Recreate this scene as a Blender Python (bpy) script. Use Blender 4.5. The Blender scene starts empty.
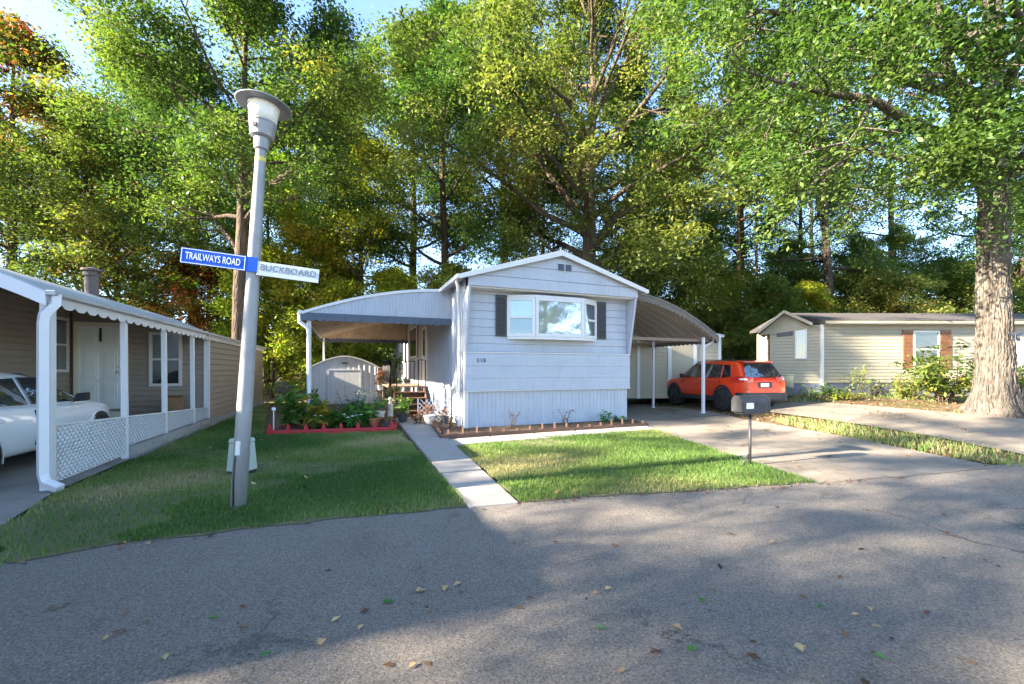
import bpy, math, random
import numpy as np
from mathutils import Vector, Matrix
from mathutils.geometry import delaunay_2d_cdt

R = math.radians
scene = bpy.context.scene
COL = scene.collection

# ------------------------------------------------------------------ camera, sky, sun, exposure
FPX, HX, HY, CAMH = 420.0, 512.0, 369.0, 1.5
cam_d = bpy.data.cameras.new('camera'); cam = bpy.data.objects.new('camera', cam_d); COL.objects.link(cam)
cam.location = (0, 0, CAMH); cam.rotation_euler = (R(90), 0, 0)
cam_d.sensor_width = 36.0; cam_d.lens = 36.0*FPX/1024.0
cam_d.shift_y = (HY-342.0)/1024.0
cam_d.clip_start = 0.05; cam_d.clip_end = 2000
scene.camera = cam

SUN_EL = R(24)
SUN_TO = Vector((-0.94, -0.35, 0)).normalized()          # horizontal direction towards the sun
world = bpy.data.worlds.new('World'); scene.world = world; world.use_nodes = True
wn = world.node_tree; wn.nodes.clear()
w_out = wn.nodes.new('ShaderNodeOutputWorld'); w_bg = wn.nodes.new('ShaderNodeBackground')
w_sky = wn.nodes.new('ShaderNodeTexSky'); w_sky.sky_type = 'NISHITA'; w_sky.sun_disc = False
w_sky.sun_elevation = SUN_EL; w_sky.sun_rotation = math.atan2(SUN_TO.x, SUN_TO.y)
w_sky.air_density = 0.8; w_sky.dust_density = 0.4; w_sky.ozone_density = 2.2
w_bg.inputs['Strength'].default_value = 0.085
# thin broken cloud in the sky
w_tc = wn.nodes.new('ShaderNodeTexCoord'); w_no = wn.nodes.new('ShaderNodeTexNoise'); w_rp = wn.nodes.new('ShaderNodeValToRGB')
w_no.inputs['Scale'].default_value = 2.2; w_no.inputs['Detail'].default_value = 6; w_no.inputs['Roughness'].default_value = .6
w_rp.color_ramp.elements[0].position = .52; w_rp.color_ramp.elements[1].position = .80
w_mx = wn.nodes.new('ShaderNodeMixRGB'); w_mx.inputs['Color2'].default_value = (3.0, 3.4, 4.1, 1)
wn.links.new(w_tc.outputs['Generated'], w_no.inputs['Vector']); wn.links.new(w_no.outputs['Fac'], w_rp.inputs['Fac'])
w_ml = wn.nodes.new('ShaderNodeMath'); w_ml.operation = 'MULTIPLY'; w_ml.inputs[1].default_value = .14
wn.links.new(w_rp.outputs['Color'], w_ml.inputs[0]); wn.links.new(w_ml.outputs[0], w_mx.inputs['Fac'])
wn.links.new(w_sky.outputs['Color'], w_mx.inputs['Color1']); wn.links.new(w_mx.outputs['Color'], w_bg.inputs['Color'])
wn.links.new(w_bg.outputs['Background'], w_out.inputs['Surface'])

sun_d = bpy.data.lights.new('sun', 'SUN'); sun = bpy.data.objects.new('sun', sun_d); COL.objects.link(sun)
sun_d.energy = 5.0; sun_d.angle = R(0.55); sun_d.color = (1.0, 0.85, 0.66)
sdir = Vector((SUN_TO.x*math.cos(SUN_EL), SUN_TO.y*math.cos(SUN_EL), math.sin(SUN_EL)))
sun.rotation_euler = sdir.to_track_quat('Z', 'Y').to_euler(); sun.location = (-30, -8, 20)

vs = scene.view_settings
vs.view_transform = 'Standard'; vs.look = 'None'; vs.exposure = 3.22; vs.gamma = 1.0; vs.use_curve_mapping = False
scene.cycles.max_bounces = 8; scene.cycles.diffuse_bounces = 4; scene.cycles.transmission_bounces = 4
scene.cycles.transparent_max_bounces = 6; scene.cycles.use_denoising = True

# ------------------------------------------------------------------ terrain
def sm(t):
    t = np.clip(t, 0, 1); return t*t*(3-2*t)
def zt(x, y):
    x = np.asarray(x, float); y = np.asarray(y, float)
    base = .55*sm((x-4)/7)*sm((y-7)/11)
    hill = 7.5*sm((y-30)/45)*(.75+.25*np.sin(x*.06+1)) + 1.2*sm((y-24)/14)
    return base + hill
def ztf(x, y): return float(zt(x, y))
def at(px, py):
    """the point of the terrain that a line of sight meets"""
    dx, dz = (px-HX)/FPX, (HY-py)/FPX
    y = 630.0/max(py-HY, 1)
    for _ in range(40):
        y = .5*y + .5*(CAMH-ztf(dx*y, y))/max(-dz, 1e-3)
    return (dx*y, y)

E2 = Vector((.929, .370, 0)).normalized(); D2 = Vector((-E2.y, E2.x, 0))   # the two axes all homes of the park share
ROTZ = math.atan2(E2.y, E2.x)

# ------------------------------------------------------------------ helpers: tagging
def link(o): COL.objects.link(o); return o
def tag(o, label=None, cat=None, group=None, kind=None):
    if label: o['label'] = label
    if cat: o['category'] = cat
    if group: o['group'] = group
    if kind: o['kind'] = kind
    return o
def thing(name, label, cat, loc=(0, 0, 0), rotz=0.0, group=None):
    o = bpy.data.objects.new(name, None); link(o)
    o.empty_display_size = .2
    o.location = loc; o.rotation_euler = (0, 0, rotz)
    return tag(o, label, cat, group)
def children(o): return [c for c in bpy.data.objects if c.parent == o]
def copy_tree(o, kids, loc=None, rotz=None, scale=None, mats=None):
    c = o.copy(); link(c)
    if loc is not None: c.location = loc
    if rotz is not None: c.rotation_euler = (c.rotation_euler[0], c.rotation_euler[1], rotz)
    if scale is not None: c.scale = scale
    out = []
    for k in kids:
        d = k.copy(); link(d); d.parent = c; out.append(d)
        if mats and k.name.split('.')[0] in mats:
            d.material_slots[0].link = 'OBJECT'; d.material_slots[0].material = mats[k.name.split('.')[0]]
    return c, out

# ------------------------------------------------------------------ helpers: meshes
class MB:
    def __init__(s): s.v = []; s.f = []
    def add(s, vs_, fs):
        o = len(s.v); s.v += [tuple(p) for p in vs_]; s.f += [tuple(i+o for i in f) for f in fs]; return s
    def box(s, x0, x1, y0, y1, z0, z1):
        return s.add([(x0,y0,z0),(x1,y0,z0),(x1,y1,z0),(x0,y1,z0),(x0,y0,z1),(x1,y0,z1),(x1,y1,z1),(x0,y1,z1)],
                     [(0,3,2,1),(4,5,6,7),(0,1,5,4),(1,2,6,5),(2,3,7,6),(3,0,4,7)])
    def obox(s, c, ax, hx, hy, hz):
        c = Vector(c); X, Y, Z = [Vector(a).normalized() for a in ax]; vs_ = []
        for sz in (-1, 1):
            for sx, sy in ((-1,-1),(1,-1),(1,1),(-1,1)): vs_.append(c+X*hx*sx+Y*hy*sy+Z*hz*sz)
        return s.add(vs_, [(0,3,2,1),(4,5,6,7),(0,1,5,4),(1,2,6,5),(2,3,7,6),(3,0,4,7)])
    def bar(s, a, b, w, t, up=(0, 0, 1)):
        a, b = Vector(a), Vector(b); Z = (b-a); L = Z.length; Z.normalize()
        X = Vector(up).cross(Z)
        if X.length < 1e-4: X = Vector((1, 0, 0)).cross(Z)
        X.normalize(); Y = Z.cross(X)
        return s.obox((a+b)/2, (X, Y, Z), w/2, t/2, L/2)
    def prism(s, poly, off):
        n = len(poly); off = Vector(off); P = [Vector(p) for p in poly]
        return s.add(P+[p+off for p in P], [tuple(range(n-1,-1,-1)), tuple(range(n, 2*n))]+[(i,(i+1)%n,n+(i+1)%n,n+i) for i in range(n)])
    def quad(s, a, b, c, d): return s.add([a, b, c, d], [(0, 1, 2, 3)])
    def tube(s, pts, rads, n=8, cap=True):
        pts = [Vector(p) for p in pts]
        if not hasattr(rads, '__len__'): rads = [rads]*len(pts)
        vs_ = []; fs = []; ref = None
        for i, p in enumerate(pts):
            t = (pts[min(i+1, len(pts)-1)]-pts[max(i-1, 0)]).normalized()
            if ref is None: ref = Vector((1,0,0)) if abs(t.x) < .9 else Vector((0,1,0))
            X = (ref-t*ref.dot(t)).normalized(); ref = X; Y = t.cross(X)
            for k in range(n):
                a = 2*math.pi*k/n; vs_.append(p+(X*math.cos(a)+Y*math.sin(a))*rads[i])
        for i in range(len(pts)-1):
            for k in range(n):
                k2 = (k+1)%n; fs.append((i*n+k, i*n+k2, (i+1)*n+k2, (i+1)*n+k))
        if cap: fs += [tuple(range(n-1,-1,-1)), tuple((len(pts)-1)*n+k for k in range(n))]
        return s.add(vs_, fs)
    def lathe(s, prof, n=24, c=(0, 0, 0)):
        vs_ = []; fs = []
        for r, z in prof:
            for k in range(n):
                a = 2*math.pi*k/n; vs_.append((c[0]+r*math.cos(a), c[1]+r*math.sin(a), c[2]+z))
        for i in range(len(prof)-1):
            for k in range(n):
                k2 = (k+1)%n; fs.append((i*n+k, i*n+k2, (i+1)*n+k2, (i+1)*n+k))
        if prof[0][0] > 1e-4: fs.append(tuple(range(n-1,-1,-1)))
        if prof[-1][0] > 1e-4: fs.append(tuple((len(prof)-1)*n+k for k in range(n)))
        return s.add(vs_, fs)
    def ball(s, c, r, n=10, m=7, sc=(1, 1, 1)):
        prof = [(math.sin(math.pi*i/m), -math.cos(math.pi*i/m)) for i in range(m+1)]
        vs_ = []; fs = []
        for q, z in prof:
            for k in range(n):
                a = 2*math.pi*k/n; vs_.append((c[0]+r*sc[0]*q*math.cos(a), c[1]+r*sc[1]*q*math.sin(a), c[2]+r*sc[2]*z))
        for i in range(m):
            for k in range(n):
                k2 = (k+1)%n; fs.append((i*n+k, i*n+k2, (i+1)*n+k2, (i+1)*n+k))
        return s.add(vs_, fs)
    def lap(s, p0, u, nrm, length, z0, z1, pitch=.11, dep=.014, xlim=None):
        """horizontal lap siding: one slanted board per course with an open groove under its bottom lip"""
        p0, u, nrm = Vector(p0), Vector(u).normalized(), Vector(nrm).normalized(); z = z0; g = min(.02, pitch*.14)
        while z < z1-1e-4:
            zz = min(z+pitch, z1)
            a0, b0 = (0, length) if xlim is None else xlim(z)
            a1, b1 = (0, length) if xlim is None else xlim(zz)
            if b0 > a0:
                if b1 <= a1: a1 = b1 = (a0+b0)/2
                def P(x, o, zq): p = p0+u*x+nrm*o; p.z += zq; return p
                zl = min(z+g, zz)
                s.add([P(a0, .003, z), P(b0, .003, z), P(a0, -.014, z), P(b0, -.014, z), P(a0, -.014, zl), P(b0, -.014, zl), P(a0, dep, zl), P(b0, dep, zl), P(a1, .003, zz), P(b1, .003, zz)],
                      [(0, 1, 3, 2), (2, 3, 5, 4), (4, 5, 7, 6), (6, 7, 9, 8)])
            z = zz
        return s
    def rib(s, p0, u, nrm, length, z0, z1, pitch=.15, dep=.012):
        """vertical ribbed sheet; z0 and z1 may be functions of the distance along it"""
        p0, u, nrm = Vector(p0), Vector(u).normalized(), Vector(nrm).normalized()
        f0 = z0 if callable(z0) else (lambda q: z0); f1 = z1 if callable(z1) else (lambda q: z1)
        xs = []; x = 0.0
        while x < length:
            for q, h in ((0, 0), (.72, 0), (.78, 1), (.94, 1)):
                if x+q*pitch < length: xs.append((x+q*pitch, h))
            x += pitch
        xs.append((length, 0)); vs_ = []
        for q, h in xs:
            P = p0+u*q+nrm*(h*dep); vs_.append((P.x, P.y, P.z+f0(q))); vs_.append((P.x, P.y, P.z+f1(q)))
        return s.add(vs_, [(2*i, 2*i+2, 2*i+3, 2*i+1) for i in range(len(xs)-1)])
    def build(s, name, m, parent=None, smooth=False, bevel=0.0, subsurf=0, loc=None, rotz=None):
        me = bpy.data.meshes.new(name); me.from_pydata(s.v, [], s.f); me.materials.append(m); me.update()
        if smooth: me.polygons.foreach_set('use_smooth', [True]*len(me.polygons))
        o = link(bpy.data.objects.new(name, me))
        if parent: o.parent = parent
        if loc is not None: o.location = loc
        if rotz is not None: o.rotation_euler = (0, 0, rotz)
        if bevel:
            b = o.modifiers.new('bevel', 'BEVEL'); b.width = bevel; b.segments = 2; b.limit_method = 'ANGLE'; b.angle_limit = R(40)
        if subsurf:
            b = o.modifiers.new('subd', 'SUBSURF'); b.levels = subsurf; b.render_levels = subsurf
        return o

def np_mesh(name, V, F, m, smooth=False, attr=None):
    """V (n,3); F (k,4) or (k,3) int array; attr: per-vertex float named tint"""
    me = bpy.data.meshes.new(name); V = np.asarray(V, np.float32); F = np.asarray(F, np.int32)
    k, w = F.shape
    me.vertices.add(len(V)); me.vertices.foreach_set('co', V.ravel())
    me.loops.add(k*w); me.loops.foreach_set('vertex_index', F.ravel())
    me.polygons.add(k); me.polygons.foreach_set('loop_start', np.arange(0, k*w, w, dtype=np.int32))
    try: me.polygons.foreach_set('loop_total', np.full(k, w, np.int32))
    except Exception: pass
    if smooth: me.polygons.foreach_set('use_smooth', np.ones(k, bool))
    if attr is not None:
        a = me.attributes.new('tint', 'FLOAT', 'POINT'); a.data.foreach_set('value', np.asarray(attr, np.float32))
    me.materials.append(m); me.update(); me.validate()
    return me
def mesh_obj(name, me, parent=None):
    o = link(bpy.data.objects.new(name, me))
    if parent: o.parent = parent
    return o

def text_mesh(txt, size, m, ext=.002, spacing=1.0):
    cu = bpy.data.curves.new('t', 'FONT'); cu.body = txt; cu.size = size; cu.extrude = ext; cu.align_x = 'CENTER'; cu.align_y = 'CENTER'
    cu.space_character = spacing
    o = link(bpy.data.objects.new('t', cu)); bpy.context.view_layer.update()
    me = bpy.data.meshes.new_from_object(o.evaluated_get(bpy.context.evaluated_depsgraph_get()))
    bpy.data.objects.remove(o); me.materials.clear(); me.materials.append(m); return me

# ------------------------------------------------------------------ materials
def nd(nt, t, **kw):
    n = nt.nodes.new(t)
    for k, v in kw.items():
        if k in n.inputs: n.inputs[k].default_value = v
        else: setattr(n, k, v)
    return n
def mat(name, col, rough=.6, metal=0.0, var=.08, scale=6.0, bump=0.0, bscale=40.0, spec=.5, stretch=(1, 1, 1), dirt=None, coat=0.0, streak=0.0):
    """painted / plain surface with fine uneven colour, optional dirt blotches and bump"""
    m = bpy.data.materials.new(name); m.use_nodes = True; nt = m.node_tree; p = nt.nodes['Principled BSDF']
    p.inputs['Roughness'].default_value = rough; p.inputs['Metallic'].default_value = metal
    p.inputs['Specular IOR Level'].default_value = spec; p.inputs['Coat Weight'].default_value = coat
    tc = nd(nt, 'ShaderNodeTexCoord'); mp = nd(nt, 'ShaderNodeMapping'); mp.inputs['Scale'].default_value = stretch
    nt.links.new(tc.outputs['Object'], mp.inputs['Vector'])
    n = nd(nt, 'ShaderNodeTexNoise', Scale=scale, Detail=5.0, Roughness=.6); nt.links.new(mp.outputs['Vector'], n.inputs['Vector'])
    rp = nd(nt, 'ShaderNodeValToRGB'); c = np.array(col[:3])
    rp.color_ramp.elements[0].position = .3; rp.color_ramp.elements[1].position = .7
    rp.color_ramp.elements[0].color = (*(c*(1-var)), 1); rp.color_ramp.elements[1].color = (*np.minimum(c*(1+var), 1), 1)
    nt.links.new(n.outputs['Fac'], rp.inputs['Fac']); out = rp.outputs['Color']
    if dirt:
        dcol, dscale, lo, hi, amt = dirt
        n2 = nd(nt, 'ShaderNodeTexNoise', Scale=dscale, Detail=7.0, Roughness=.7); nt.links.new(mp.outputs['Vector'], n2.inputs['Vector'])
        r2 = nd(nt, 'ShaderNodeValToRGB'); r2.color_ramp.elements[0].position = lo; r2.color_ramp.elements[1].position = hi
        nt.links.new(n2.outputs['Fac'], r2.inputs['Fac'])
        ml = nd(nt, 'ShaderNodeMath', operation='MULTIPLY'); ml.inputs[1].default_value = amt; nt.links.new(r2.outputs['Color'], ml.inputs[0])
        mx = nd(nt, 'ShaderNodeMixRGB'); mx.inputs['Color2'].default_value = (*dcol, 1)
        nt.links.new(ml.outputs[0], mx.inputs['Fac']); nt.links.new(out, mx.inputs['Color1']); out = mx.outputs['Color']
    if streak:                                                           # rain streaks and grime running down the boards
        m2 = nd(nt, 'ShaderNodeMapping'); m2.inputs['Scale'].default_value = (7, 7, .55); nt.links.new(tc.outputs['Object'], m2.inputs['Vector'])
        n4 = nd(nt, 'ShaderNodeTexNoise', Scale=1.6, Detail=8.0, Roughness=.72); nt.links.new(m2.outputs['Vector'], n4.inputs['Vector'])
        r4 = nd(nt, 'ShaderNodeMapRange'); r4.inputs['From Min'].default_value = .52; r4.inputs['From Max'].default_value = .80; r4.inputs['To Max'].default_value = streak; nt.links.new(n4.outputs['Fac'], r4.inputs['Value'])
        x4 = nd(nt, 'ShaderNodeMixRGB'); x4.inputs['Color2'].default_value = (*(c*np.array([.45, .43, .40])), 1); nt.links.new(r4.outputs['Result'], x4.inputs['Fac']); nt.links.new(out, x4.inputs['Color1']); out = x4.outputs['Color']
    nt.links.new(out, p.inputs['Base Color'])
    if bump:
        n3 = nd(nt, 'ShaderNodeTexNoise', Scale=bscale, Detail=4.0); nt.links.new(mp.outputs['Vector'], n3.inputs['Vector'])
        b = nd(nt, 'ShaderNodeBump', Strength=bump, Distance=.02); nt.links.new(n3.outputs['Fac'], b.inputs['Height'])
        nt.links.new(b.outputs['Normal'], p.inputs['Normal'])
    return m
def leaf_mat(name, stops, trans=.38, tcol=1.5, rough=.5, objvar=.06):
    m = bpy.data.materials.new(name); m.use_nodes = True; nt = m.node_tree; p = nt.nodes['Principled BSDF']; out = nt.nodes['Material Output']
    at_ = nd(nt, 'ShaderNodeAttribute', attribute_name='tint'); oi = nd(nt, 'ShaderNodeObjectInfo')
    rp = nd(nt, 'ShaderNodeValToRGB'); cr = rp.color_ramp
    while len(cr.elements) < len(stops): cr.elements.new(.5)
    for e, (pos, c) in zip(cr.elements, stops): e.position = pos; e.color = (*c, 1)
    nt.links.new(at_.outputs['Fac'], rp.inputs['Fac'])
    hs = nd(nt, 'ShaderNodeHueSaturation'); mr = nd(nt, 'ShaderNodeMapRange'); mr.inputs['To Min'].default_value = .5-objvar*.5; mr.inputs['To Max'].default_value = .5+objvar*.5
    nt.links.new(oi.outputs['Random'], mr.inputs['Value']); nt.links.new(mr.outputs['Result'], hs.inputs['Hue']); nt.links.new(rp.outputs['Color'], hs.inputs['Color'])
    nt.links.new(hs.outputs['Color'], p.inputs['Base Color']); p.inputs['Roughness'].default_value = rough; p.inputs['Specular IOR Level'].default_value = .2
    if trans:
        tr = nd(nt, 'ShaderNodeBsdfTranslucent'); mu = nd(nt, 'ShaderNodeMixRGB', blend_type='MULTIPLY'); mu.inputs['Fac'].default_value = 1
        mu.inputs['Color2'].default_value = (tcol*1.0, tcol*1.15, tcol*.5, 1); nt.links.new(hs.outputs['Color'], mu.inputs['Color1'])
        nt.links.new(mu.outputs['Color'], tr.inputs['Color'])
        mx = nd(nt, 'ShaderNodeMixShader'); mx.inputs['Fac'].default_value = trans
        nt.links.new(p.outputs['BSDF'], mx.inputs[1]); nt.links.new(tr.outputs['BSDF'], mx.inputs[2]); nt.links.new(mx.outputs['Shader'], out.inputs['Surface'])
    return m
def glass_mat(name, col=(.02, .025, .03), mirror=.25, rough=.04):
    m = bpy.data.materials.new(name); m.use_nodes = True; nt = m.node_tree; p = nt.nodes['Principled BSDF']; out = nt.nodes['Material Output']
    p.inputs['Base Color'].default_value = (*col, 1); p.inputs['Roughness'].default_value = .15
    g = nd(nt, 'ShaderNodeBsdfGlossy', Roughness=rough); g.inputs['Color'].default_value = (.9, .95, 1, 1)
    n = nd(nt, 'ShaderNodeTexNoise', Scale=1.5); b = nd(nt, 'ShaderNodeBump', Strength=.05, Distance=.05); nt.links.new(n.outputs['Fac'], b.inputs['Height']); nt.links.new(b.outputs['Normal'], g.inputs['Normal'])
    mx = nd(nt, 'ShaderNodeMixShader'); mx.inputs['Fac'].default_value = mirror
    nt.links.new(p.outputs['BSDF'], mx.inputs[1]); nt.links.new(g.outputs['BSDF'], mx.inputs[2]); nt.links.new(mx.outputs['Shader'], out.inputs['Surface'])
    return m
def ground_mat(name, layers, bump=.5, bscale=60.0, rough=.9, fine=(120.0, .25), cracks=None):
    """layers: (colour, noise scale, lo, hi, amount); the first colour is the base"""
    m = bpy.data.materials.new(name); m.use_nodes = True; nt = m.node_tree; p = nt.nodes['Principled BSDF']
    p.inputs['Roughness'].default_value = rough; p.inputs['Specular IOR Level'].default_value = .2
    tc = nd(nt, 'ShaderNodeTexCoord'); out = None
    for i, (c, sc, lo, hi, amt) in enumerate(layers):
        if i == 0:
            r_ = nd(nt, 'ShaderNodeRGB'); r_.outputs[0].default_value = (*c, 1); out = r_.outputs[0]; continue
        n = nd(nt, 'ShaderNodeTexNoise', Scale=sc, Detail=6.0, Roughness=.62); n.noise_dimensions = '4D'; n.inputs['W'].default_value = i*3.7
        nt.links.new(tc.outputs['Object'], n.inputs['Vector'])
        r2 = nd(nt, 'ShaderNodeMapRange'); r2.inputs['From Min'].default_value = lo; r2.inputs['From Max'].default_value = hi; r2.inputs['To Max'].default_value = amt
        nt.links.new(n.outputs['Fac'], r2.inputs['Value'])
        mx = nd(nt, 'ShaderNodeMixRGB'); mx.inputs['Color2'].default_value = (*c, 1); nt.links.new(r2.outputs['Result'], mx.inputs['Fac']); nt.links.new(out, mx.inputs['Color1']); out = mx.outputs['Color']
    v = nd(nt, 'ShaderNodeTexNoise', Scale=fine[0], Detail=3.0); nt.links.new(tc.outputs['Object'], v.inputs['Vector'])
    mr = nd(nt, 'ShaderNodeMapRange'); mr.inputs['From Min'].default_value = .3; mr.inputs['From Max'].default_value = .7; mr.inputs['To Min'].default_value = 1-fine[1]; mr.inputs['To Max'].default_value = 1+fine[1]
    nt.links.new(v.outputs['Fac'], mr.inputs['Value'])
    mu = nd(nt, 'ShaderNodeMixRGB', blend_type='MULTIPLY'); mu.inputs['Fac'].default_value = 1; nt.links.new(out, mu.inputs['Color1']); nt.links.new(mr.outputs['Result'], mu.inputs['Color2'])
    if cracks:                                                           # wandering thin cracks, only in some areas
        cc, cs, cw, ca = cracks
        dn = nd(nt, 'ShaderNodeTexNoise', Scale=1.7, Detail=6.0, Roughness=.7); nt.links.new(tc.outputs['Object'], dn.inputs['Vector'])
        va = nd(nt, 'ShaderNodeVectorMath', operation='MULTIPLY_ADD'); va.inputs[1].default_value = (1.1, 1.1, 0); nt.links.new(dn.outputs['Color'], va.inputs[0]); nt.links.new(tc.outputs['Object'], va.inputs[2])
        vo = nd(nt, 'ShaderNodeTexVoronoi', Scale=cs, feature='DISTANCE_TO_EDGE'); nt.links.new(va.outputs['Vector'], vo.inputs['Vector'])
        l_ = nd(nt, 'ShaderNodeMapRange'); l_.inputs['From Min'].default_value = 0; l_.inputs['From Max'].default_value = cw; l_.inputs['To Min'].default_value = ca; l_.inputs['To Max'].default_value = 0; nt.links.new(vo.outputs['Distance'], l_.inputs['Value'])
        mk = nd(nt, 'ShaderNodeTexNoise', Scale=.45, Detail=3.0); nt.links.new(tc.outputs['Object'], mk.inputs['Vector'])
        mr2 = nd(nt, 'ShaderNodeMapRange'); mr2.inputs['From Min'].default_value = .47; mr2.inputs['From Max'].default_value = .58; nt.links.new(mk.outputs['Fac'], mr2.inputs['Value'])
        mm = nd(nt, 'ShaderNodeMath', operation='MULTIPLY'); nt.links.new(l_.outputs['Result'], mm.inputs[0]); nt.links.new(mr2.outputs['Result'], mm.inputs[1])
        xc = nd(nt, 'ShaderNodeMixRGB'); xc.inputs['Color2'].default_value = (*cc, 1); nt.links.new(mm.outputs[0], xc.inputs['Fac']); nt.links.new(mu.outputs['Color'], xc.inputs['Color1']); mu = xc
    nt.links.new(mu.outputs['Color'], p.inputs['Base Color'])
    n3 = nd(nt, 'ShaderNodeTexNoise', Scale=bscale, Detail=5.0, Roughness=.7); nt.links.new(tc.outputs['Object'], n3.inputs['Vector'])
    b = nd(nt, 'ShaderNodeBump', Strength=bump, Distance=.02); nt.links.new(n3.outputs['Fac'], b.inputs['Height']); nt.links.new(b.outputs['Normal'], p.inputs['Normal'])
    return m
def bark_mat(name, c0, c1, scale=9.0, bump=1.0):
    m = bpy.data.materials.new(name); m.use_nodes = True; nt = m.node_tree; p = nt.nodes['Principled BSDF']
    p.inputs['Roughness'].default_value = .9; p.inputs['Specular IOR Level'].default_value = .15
    tc = nd(nt, 'ShaderNodeTexCoord'); mp = nd(nt, 'ShaderNodeMapping'); mp.inputs['Scale'].default_value = (1, 1, .16); nt.links.new(tc.outputs['Object'], mp.inputs['Vector'])
    n = nd(nt, 'ShaderNodeTexNoise', Scale=scale, Detail=8.0, Roughness=.7, Distortion=.4); nt.links.new(mp.outputs['Vector'], n.inputs['Vector'])
    vo = nd(nt, 'ShaderNodeTexVoronoi', Scale=scale*1.6, feature='DISTANCE_TO_EDGE'); nt.links.new(mp.outputs['Vector'], vo.inputs['Vector'])
    rp = nd(nt, 'ShaderNodeValToRGB'); rp.color_ramp.elements[0].position = .35; rp.color_ramp.elements[1].position = .68
    rp.color_ramp.elements[0].color = (*c0, 1); rp.color_ramp.elements[1].color = (*c1, 1); nt.links.new(n.outputs['Fac'], rp.inputs['Fac'])
    nt.links.new(rp.outputs['Color'], p.inputs['Base Color'])
    vr = nd(nt, 'ShaderNodeMath', operation='MINIMUM'); vr.inputs[1].default_value = .2; nt.links.new(vo.outputs['Distance'], vr.inputs[0])
    ad = nd(nt, 'ShaderNodeMath', operation='MULTIPLY_ADD'); ad.inputs[1].default_value = 3.0; nt.links.new(vr.outputs[0], ad.inputs[0]); nt.links.new(n.outputs['Fac'], ad.inputs[2])
    b = nd(nt, 'ShaderNodeBump', Strength=bump, Distance=.05); nt.links.new(ad.outputs[0], b.inputs['Height']); nt.links.new(b.outputs['Normal'], p.inputs['Normal'])
    return m

M = {}
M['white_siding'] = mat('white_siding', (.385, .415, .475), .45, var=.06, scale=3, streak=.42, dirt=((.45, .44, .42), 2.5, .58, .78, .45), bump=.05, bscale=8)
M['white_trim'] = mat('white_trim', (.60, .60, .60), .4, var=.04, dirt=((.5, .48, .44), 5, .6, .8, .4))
M['skirt'] = mat('skirt', (.42, .45, .51), .5, var=.07, scale=4, streak=.5, stretch=(1, 1, .5), dirt=((.38, .36, .33), 3.5, .6, .75, .5))
M['porch_white'] = mat('porch_white', (.63, .63, .65), .4, var=.03, dirt=((.55, .53, .5), 6, .62, .8, .35))
M['lattice'] = mat('lattice', (.67, .67, .68), .5, var=.03)
M['tan_siding'] = mat('tan_siding', (.28, .235, .19), .6, var=.07, scale=3, streak=.3, dirt=((.2, .16, .12), 3, .58, .8, .4))
M['cream_siding'] = mat('cream_siding', (.29, .265, .20), .55, var=.05, scale=2, dirt=((.42, .37, .27), 2.5, .58, .8, .35))
M['cream_shed'] = mat('cream_shed', (.38, .34, .26), .55, var=.05, scale=2, dirt=((.4, .37, .3), 2.5, .58, .8, .35))
M['dark_valance'] = mat('dark_valance', (.055, .075, .11), .5, var=.2, scale=10)
M['brown_valance'] = mat('brown_valance', (.12, .10, .085), .6, var=.2, scale=10)
M['awning_under'] = mat('awning_under', (.42, .33, .24), .6, var=.14, scale=2.5, stretch=(1, .3, 1), dirt=((.2, .14, .09), 2.2, .52, .75, .7))
M['awning_under_light'] = mat('awning_under_light', (.40, .36, .31), .55, var=.1, scale=2.5, dirt=((.3, .22, .15), 2, .55, .75, .5))
M['beam'] = mat('beam', (.20, .14, .10), .6, var=.15)
M['galv'] = mat('galv', (.55, .56, .58), .45, metal=.35, var=.08, scale=8)
M['lamp_metal'] = mat('lamp_metal', (.27, .275, .28), .5, metal=.2, var=.1, scale=8, dirt=((.22, .17, .12), 5, .58, .75, .6), streak=.4)
M['lamp_cap'] = mat('lamp_cap', (.24, .26, .28), .45, metal=.4, var=.1)
M['lamp_glass'] = mat('lamp_glass', (.75, .73, .66), .3, var=.05, dirt=((.5, .46, .38), 6, .6, .8, .4))
M['sign_blue'] = mat('sign_blue', (.008, .085, .46), .55, var=.1, spec=.2)
M['sign_white'] = mat('sign_white', (.48, .53, .56), .45, var=.05, dirt=((.5, .52, .54), 8, .55, .8, .5))
M['sign_text'] = mat('sign_text', (.85, .87, .9), .5, var=.02)
M['faded_text'] = mat('faded_text', (.10, .125, .16), .6, var=.2, scale=40)
M['black'] = mat('black', (.02, .02, .022), .45, var=.2)
M['shutter_black'] = mat('shutter_black', (.022, .026, .035), .4, var=.15)
M['shutter_brown'] = mat('shutter_brown', (.19, .085, .04), .5, var=.12, scale=10)
M['shutter_line'] = M['shutter_brown']
M['shingle'] = mat('shingle', (.045, .042, .044), .9, var=.35, scale=25, bump=.5, bscale=60, dirt=((.16, .12, .08), 3, .55, .75, .5))
M['roof_metal'] = mat('roof_metal', (.42, .43, .45), .5, metal=.2, var=.1, scale=4)
M['foundation'] = mat('foundation', (.085, .10, .145), .7, var=.15, scale=8, bump=.2)
M['block'] = mat('block', (.30, .30, .29), .9, var=.18, scale=14, bump=.6, bscale=70, dirt=((.14, .15, .11), 4, .52, .7, .6))
M['wood_brown'] = mat('wood_brown', (.13, .07, .045), .75, var=.3, scale=5, stretch=(1, 1, 6), bump=.3)
M['wood_orange'] = mat('wood_orange', (.20, .105, .05), .7, var=.25, scale=5, bump=.3)
M['wood_old'] = mat('wood_old', (.20, .14, .10), .85, var=.35, scale=8, bump=.5, bscale=50)
M['red_paint'] = mat('red_paint', (.42, .016, .025), .5, var=.15, scale=8, dirt=((.2, .03, .02), 6, .58, .75, .5))
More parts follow.
